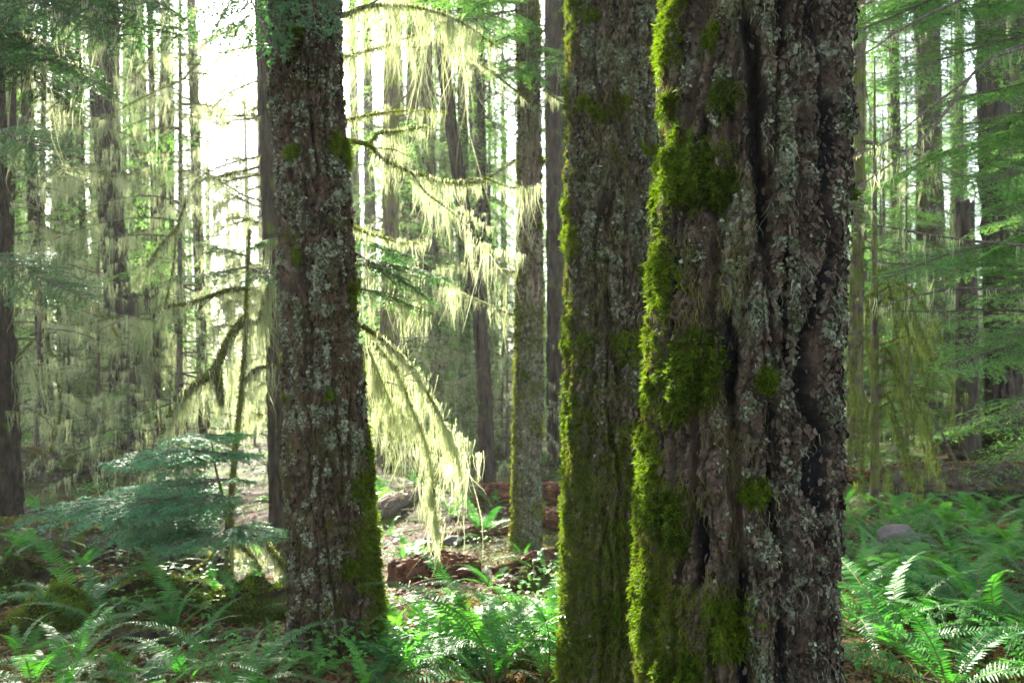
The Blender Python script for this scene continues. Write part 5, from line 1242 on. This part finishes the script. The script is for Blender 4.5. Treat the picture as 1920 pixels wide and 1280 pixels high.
# hemlock sapling on the lit side, layered flat sprays
d_ = 6.0; b0 = px(420, 1100, d_); b0[2] = gz(b0[0], d_)
sap = thing('hemlock_sapling', 'small hemlock sapling with flat layered sprays, one glinting in sun', 'young tree', b0, 'understorey hemlocks')
mb = MB(); mb.tube(spline(np.array([b0 - UP * .1, px(425, 980, d_), px(405, 880, d_), px(395, 815, d_)]), 16), np.linspace(.018, .004, 16), 7); mb.build('trunk', [M['branch']], sap, origin=b0, smooth=True)
for row, az, Ls in ((846, (175, 200, 230, 265, 150, 310, 350, 20), (.80, .72, .6, .5, .6, .4, .30, .3)), (925, (172, 186, 200, 216, 236, 160, 262, 300), (1.28, 1.3, 1.2, .95, .8, 1.0, .6, .4)),
                    (985, (-8, -28, -55, 190, 208, 228, 250, 275, 15), (.50, .55, .5, .72, .75, .7, .65, .6, .4)), (812, (180, 220, 260, 320, 10), (.4, .38, .3, .25, .25)), (895, (183, 215, 340), (.55, .5, .3))):
    for a_, L_ in zip(az, Ls):
        s0 = px(412 + (row - 850) * .08, row + 4, d_); a_ = R(a_ + random.gauss(0, 5)); L_ *= random.uniform(.9, 1.1)
        tp = s0 + np.array([math.cos(a_) * L_, math.sin(a_) * L_, -.05 * L_ + random.gauss(0, .02)])
        green_bough(sap, s0, tp, random.uniform(.05, .16), (16, .13) if random.random() < .3 else None, dt=random.uniform(-.1, .15), roll=random.gauss(.05, .17), mat='needle_teal', nw=.011)
# dead mossy tree with arching limbs
d2 = 6.9; c0 = px(432, 1090, d2); c0[2] = gz(c0[0], d2)
dead = thing('mossy_dead_tree', 'small dead tree with thick moss-coated arching limbs behind the hemlock sapling', 'dead tree', c0)
ML = dict(per_m=34, lmean=.20, W=.0058, strands=(9, 22))
limb(dead, np.vstack([c0 - UP * .1, pxs([(432, 960), (440, 860), (452, 740), (460, 640), (462, 560), (468, 430)], d2)]), .032, .010, moss=1500, name='trunk', twigs=5)
limb(dead, pxs([(461, 596), (440, 618), (422, 650), (402, 692), (366, 722), (330, 760), (308, 812)], d2, 6.6), .030, .024, lich=dict(ML, per_m=50, lmean=.24), moss=4200, twigs=9)
limb(dead, pxs([(405, 690), (412, 735), (415, 760)], 6.75), .04, .015, moss=4200, lich=dict(ML, lmean=.16))
limb(dead, pxs([(462, 540), (420, 546), (380, 560), (345, 570), (308, 574)], d2, 6.8), .020, .010, moss=1500, lich=dict(ML, lmean=.12, per_m=20), twigs=4)
limb(dead, pxs([(456, 720), (480, 692), (525, 684)], d2, 6.9), .018, .010, moss=1800, lich=dict(ML, lmean=.3))
limb(dead, pxs([(462, 600), (485, 600), (500, 540), (516, 520)], d2, 7.3), .014, .010, moss=900, lich=dict(ML, lmean=.45, per_m=70))
limb(NEXT, pxs([(499, 310), (450, 322), (405, 332), (366, 345), (348, 380), (332, 430), (325, 500), (308, 580)], 8.2, 7.6), .016, .007, moss=700, lich=dict(ML, lmean=.12, per_m=16), twigs=7)
limb(NEXT, pxs([(334, 425), (300, 462), (275, 500)], 7.75, 7.3), .016, .004, moss=900, lich=dict(ML, lmean=.16, per_m=40), twigs=3)
limb(dead, pxs([(434, 975), (400, 1040), (355, 1075), (290, 1112)], d2, 6.2), .024, .012, moss=2600, lich=dict(ML, lmean=.07, per_m=30))
limb(dead, pxs([(436, 990), (480, 1000), (510, 1030), (540, 1075)], d2, 6.3), .020, .010, moss=2200, lich=dict(ML, lmean=.18, per_m=70, tint=(.4, 1)))
limb(dead, pxs([(436, 1010), (470, 1040), (500, 1090)], d2, 6.4), .016, .008, moss=1500, lich=dict(ML, lmean=.2, per_m=60))
for b_, t_ in (((462, 470, 6.9), (540, 440, 6.5)), ((462, 500, 6.9), (545, 510, 6.4)), ((462, 500, 6.9), (330, 520, 6.6)), ((462, 480, 6.9), (345, 445, 6.6))):
    green_bough(dead, px(*b_), px(*t_), .08, (16, .2), dt=.05)

# shady side: long bare limbs in front of the pale boughs
K2 = thing('young_hemlock', 'hemlock outside the view whose long bare limbs slant past the widest trunk', 'young tree', (px(2060, 900, 5.6)[0], 5.6, float(gz(px(2060, 900, 5.6)[0], 5.6))), 'understorey hemlocks')
far_trunk('trunk', 'bark_far', [np.array(K2.location), np.array(K2.location) + UP * 3, np.array(K2.location) + UP * 7], [.07, .05, .01], K2, np.array(K2.location))
for pts, d0, d1, lm, tw in (([(2050, 30), (1880, 100), (1800, 160), (1740, 205), (1670, 260), (1590, 300)], 5.6, 5.0, .10, 6), ([(2050, 60), (1860, 110), (1790, 190), (1740, 250), (1680, 300), (1590, 365)], 5.6, 4.8, .12, 6), ([(2000, -80), (1780, 10), (1690, 55), (1640, 90), (1590, 115)], 5.6, 5.2, .06, 7),
                            ([(2050, 470), (1860, 455), (1740, 440), (1660, 425), (1590, 420)], 5.6, 5.2, .10, 4), ([(2050, 560), (1820, 540), (1700, 560), (1650, 575)], 5.8, 5.6, .12, 5), ([(2050, 500), (1700, 495), (1640, 490)], 5.9, 6.2, .06, 4), ([(2050, 590), (1840, 580), (1760, 585), (1650, 580)], 6, 6.0, .2, 4)):
    limb(K2, pxs(pts, d0, d1), .012, .004, mat='twig', lich=dict(per_m=10, lmean=lm, W=.0045, strands=(4, 10)), twigs=tw)
for (bx, by, tx, ty) in ((2040, 40, 1840, 110), (2040, 130, 1780, 190), (2040, 200, 1820, 260), (2050, 300, 1800, 350), (2040, 330, 1860, 400), (2050, 0, 1700, 60), (2050, 420, 1850, 480), (2060, 500, 1840, 560), (1990, -60, 1650, 10), (2060, 600, 1870, 640), (2000, 60, 1690, 150), (2020, 250, 1700, 330), (2000, 440, 1680, 520), (1960, -90, 1620, 60), (2050, 620, 1780, 690)):
    green_bough(K2, px(bx, by, 6.2), px(tx, ty, 5.8), .12, None, dt=.1, mat='needle_far')
MG = thing('young_hemlock', 'young hemlock with drooping yellow green lichen boughs close behind the widest trunk', 'young tree', (px(1640, 900, 8.6)[0], 8.6, float(gz(px(1640, 900, 8.6)[0], 8.6))), 'understorey hemlocks')
far_trunk('trunk', 'bark_mossy', [np.array(MG.location), np.array(MG.location) + UP * 2, np.array(MG.location) + UP * 5], [.05, .04, .008], MG, np.array(MG.location))
for k in range(20):
    r0 = random.uniform(520, 800); c1 = random.uniform(1590, 1800)
    limb(MG, pxs([(1640, r0), ((1640 + c1) / 2, r0 - 15), (c1, r0 + 60), (c1 + random.uniform(-20, 40), r0 + 150)], 8.6, random.uniform(7.8, 9.2)), .010, .003, lich=dict(per_m=18, lmean=.17, W=.005, strands=(6, 14), tint=(.0, 1)), moss=500, twigs=14, beard='beard_green')

# ---------------------------------------------------------------- haze
hb = bpy.data.meshes.new('haze'); bm_v = [(x, y, z) for x in (-75, 75) for y in (-14, 92) for z in (-2.5, 34)]
hb.from_pydata(bm_v, [], [(0, 1, 3, 2), (4, 6, 7, 5), (0, 4, 5, 1), (2, 3, 7, 6), (0, 2, 6, 4), (1, 5, 7, 3)])
m, t, N, L = nodes('haze_air')
v = N('ShaderNodeVolumePrincipled'); v.inputs['Color'].default_value = (.95, .98, .93, 1); v.inputs['Density'].default_value = .0007; v.inputs['Anisotropy'].default_value = .4
o = N('ShaderNodeOutputMaterial'); L(v.outputs[0], o.inputs['Volume']); hb.materials.append(m)
tag(link('haze', hb), kind='stuff')
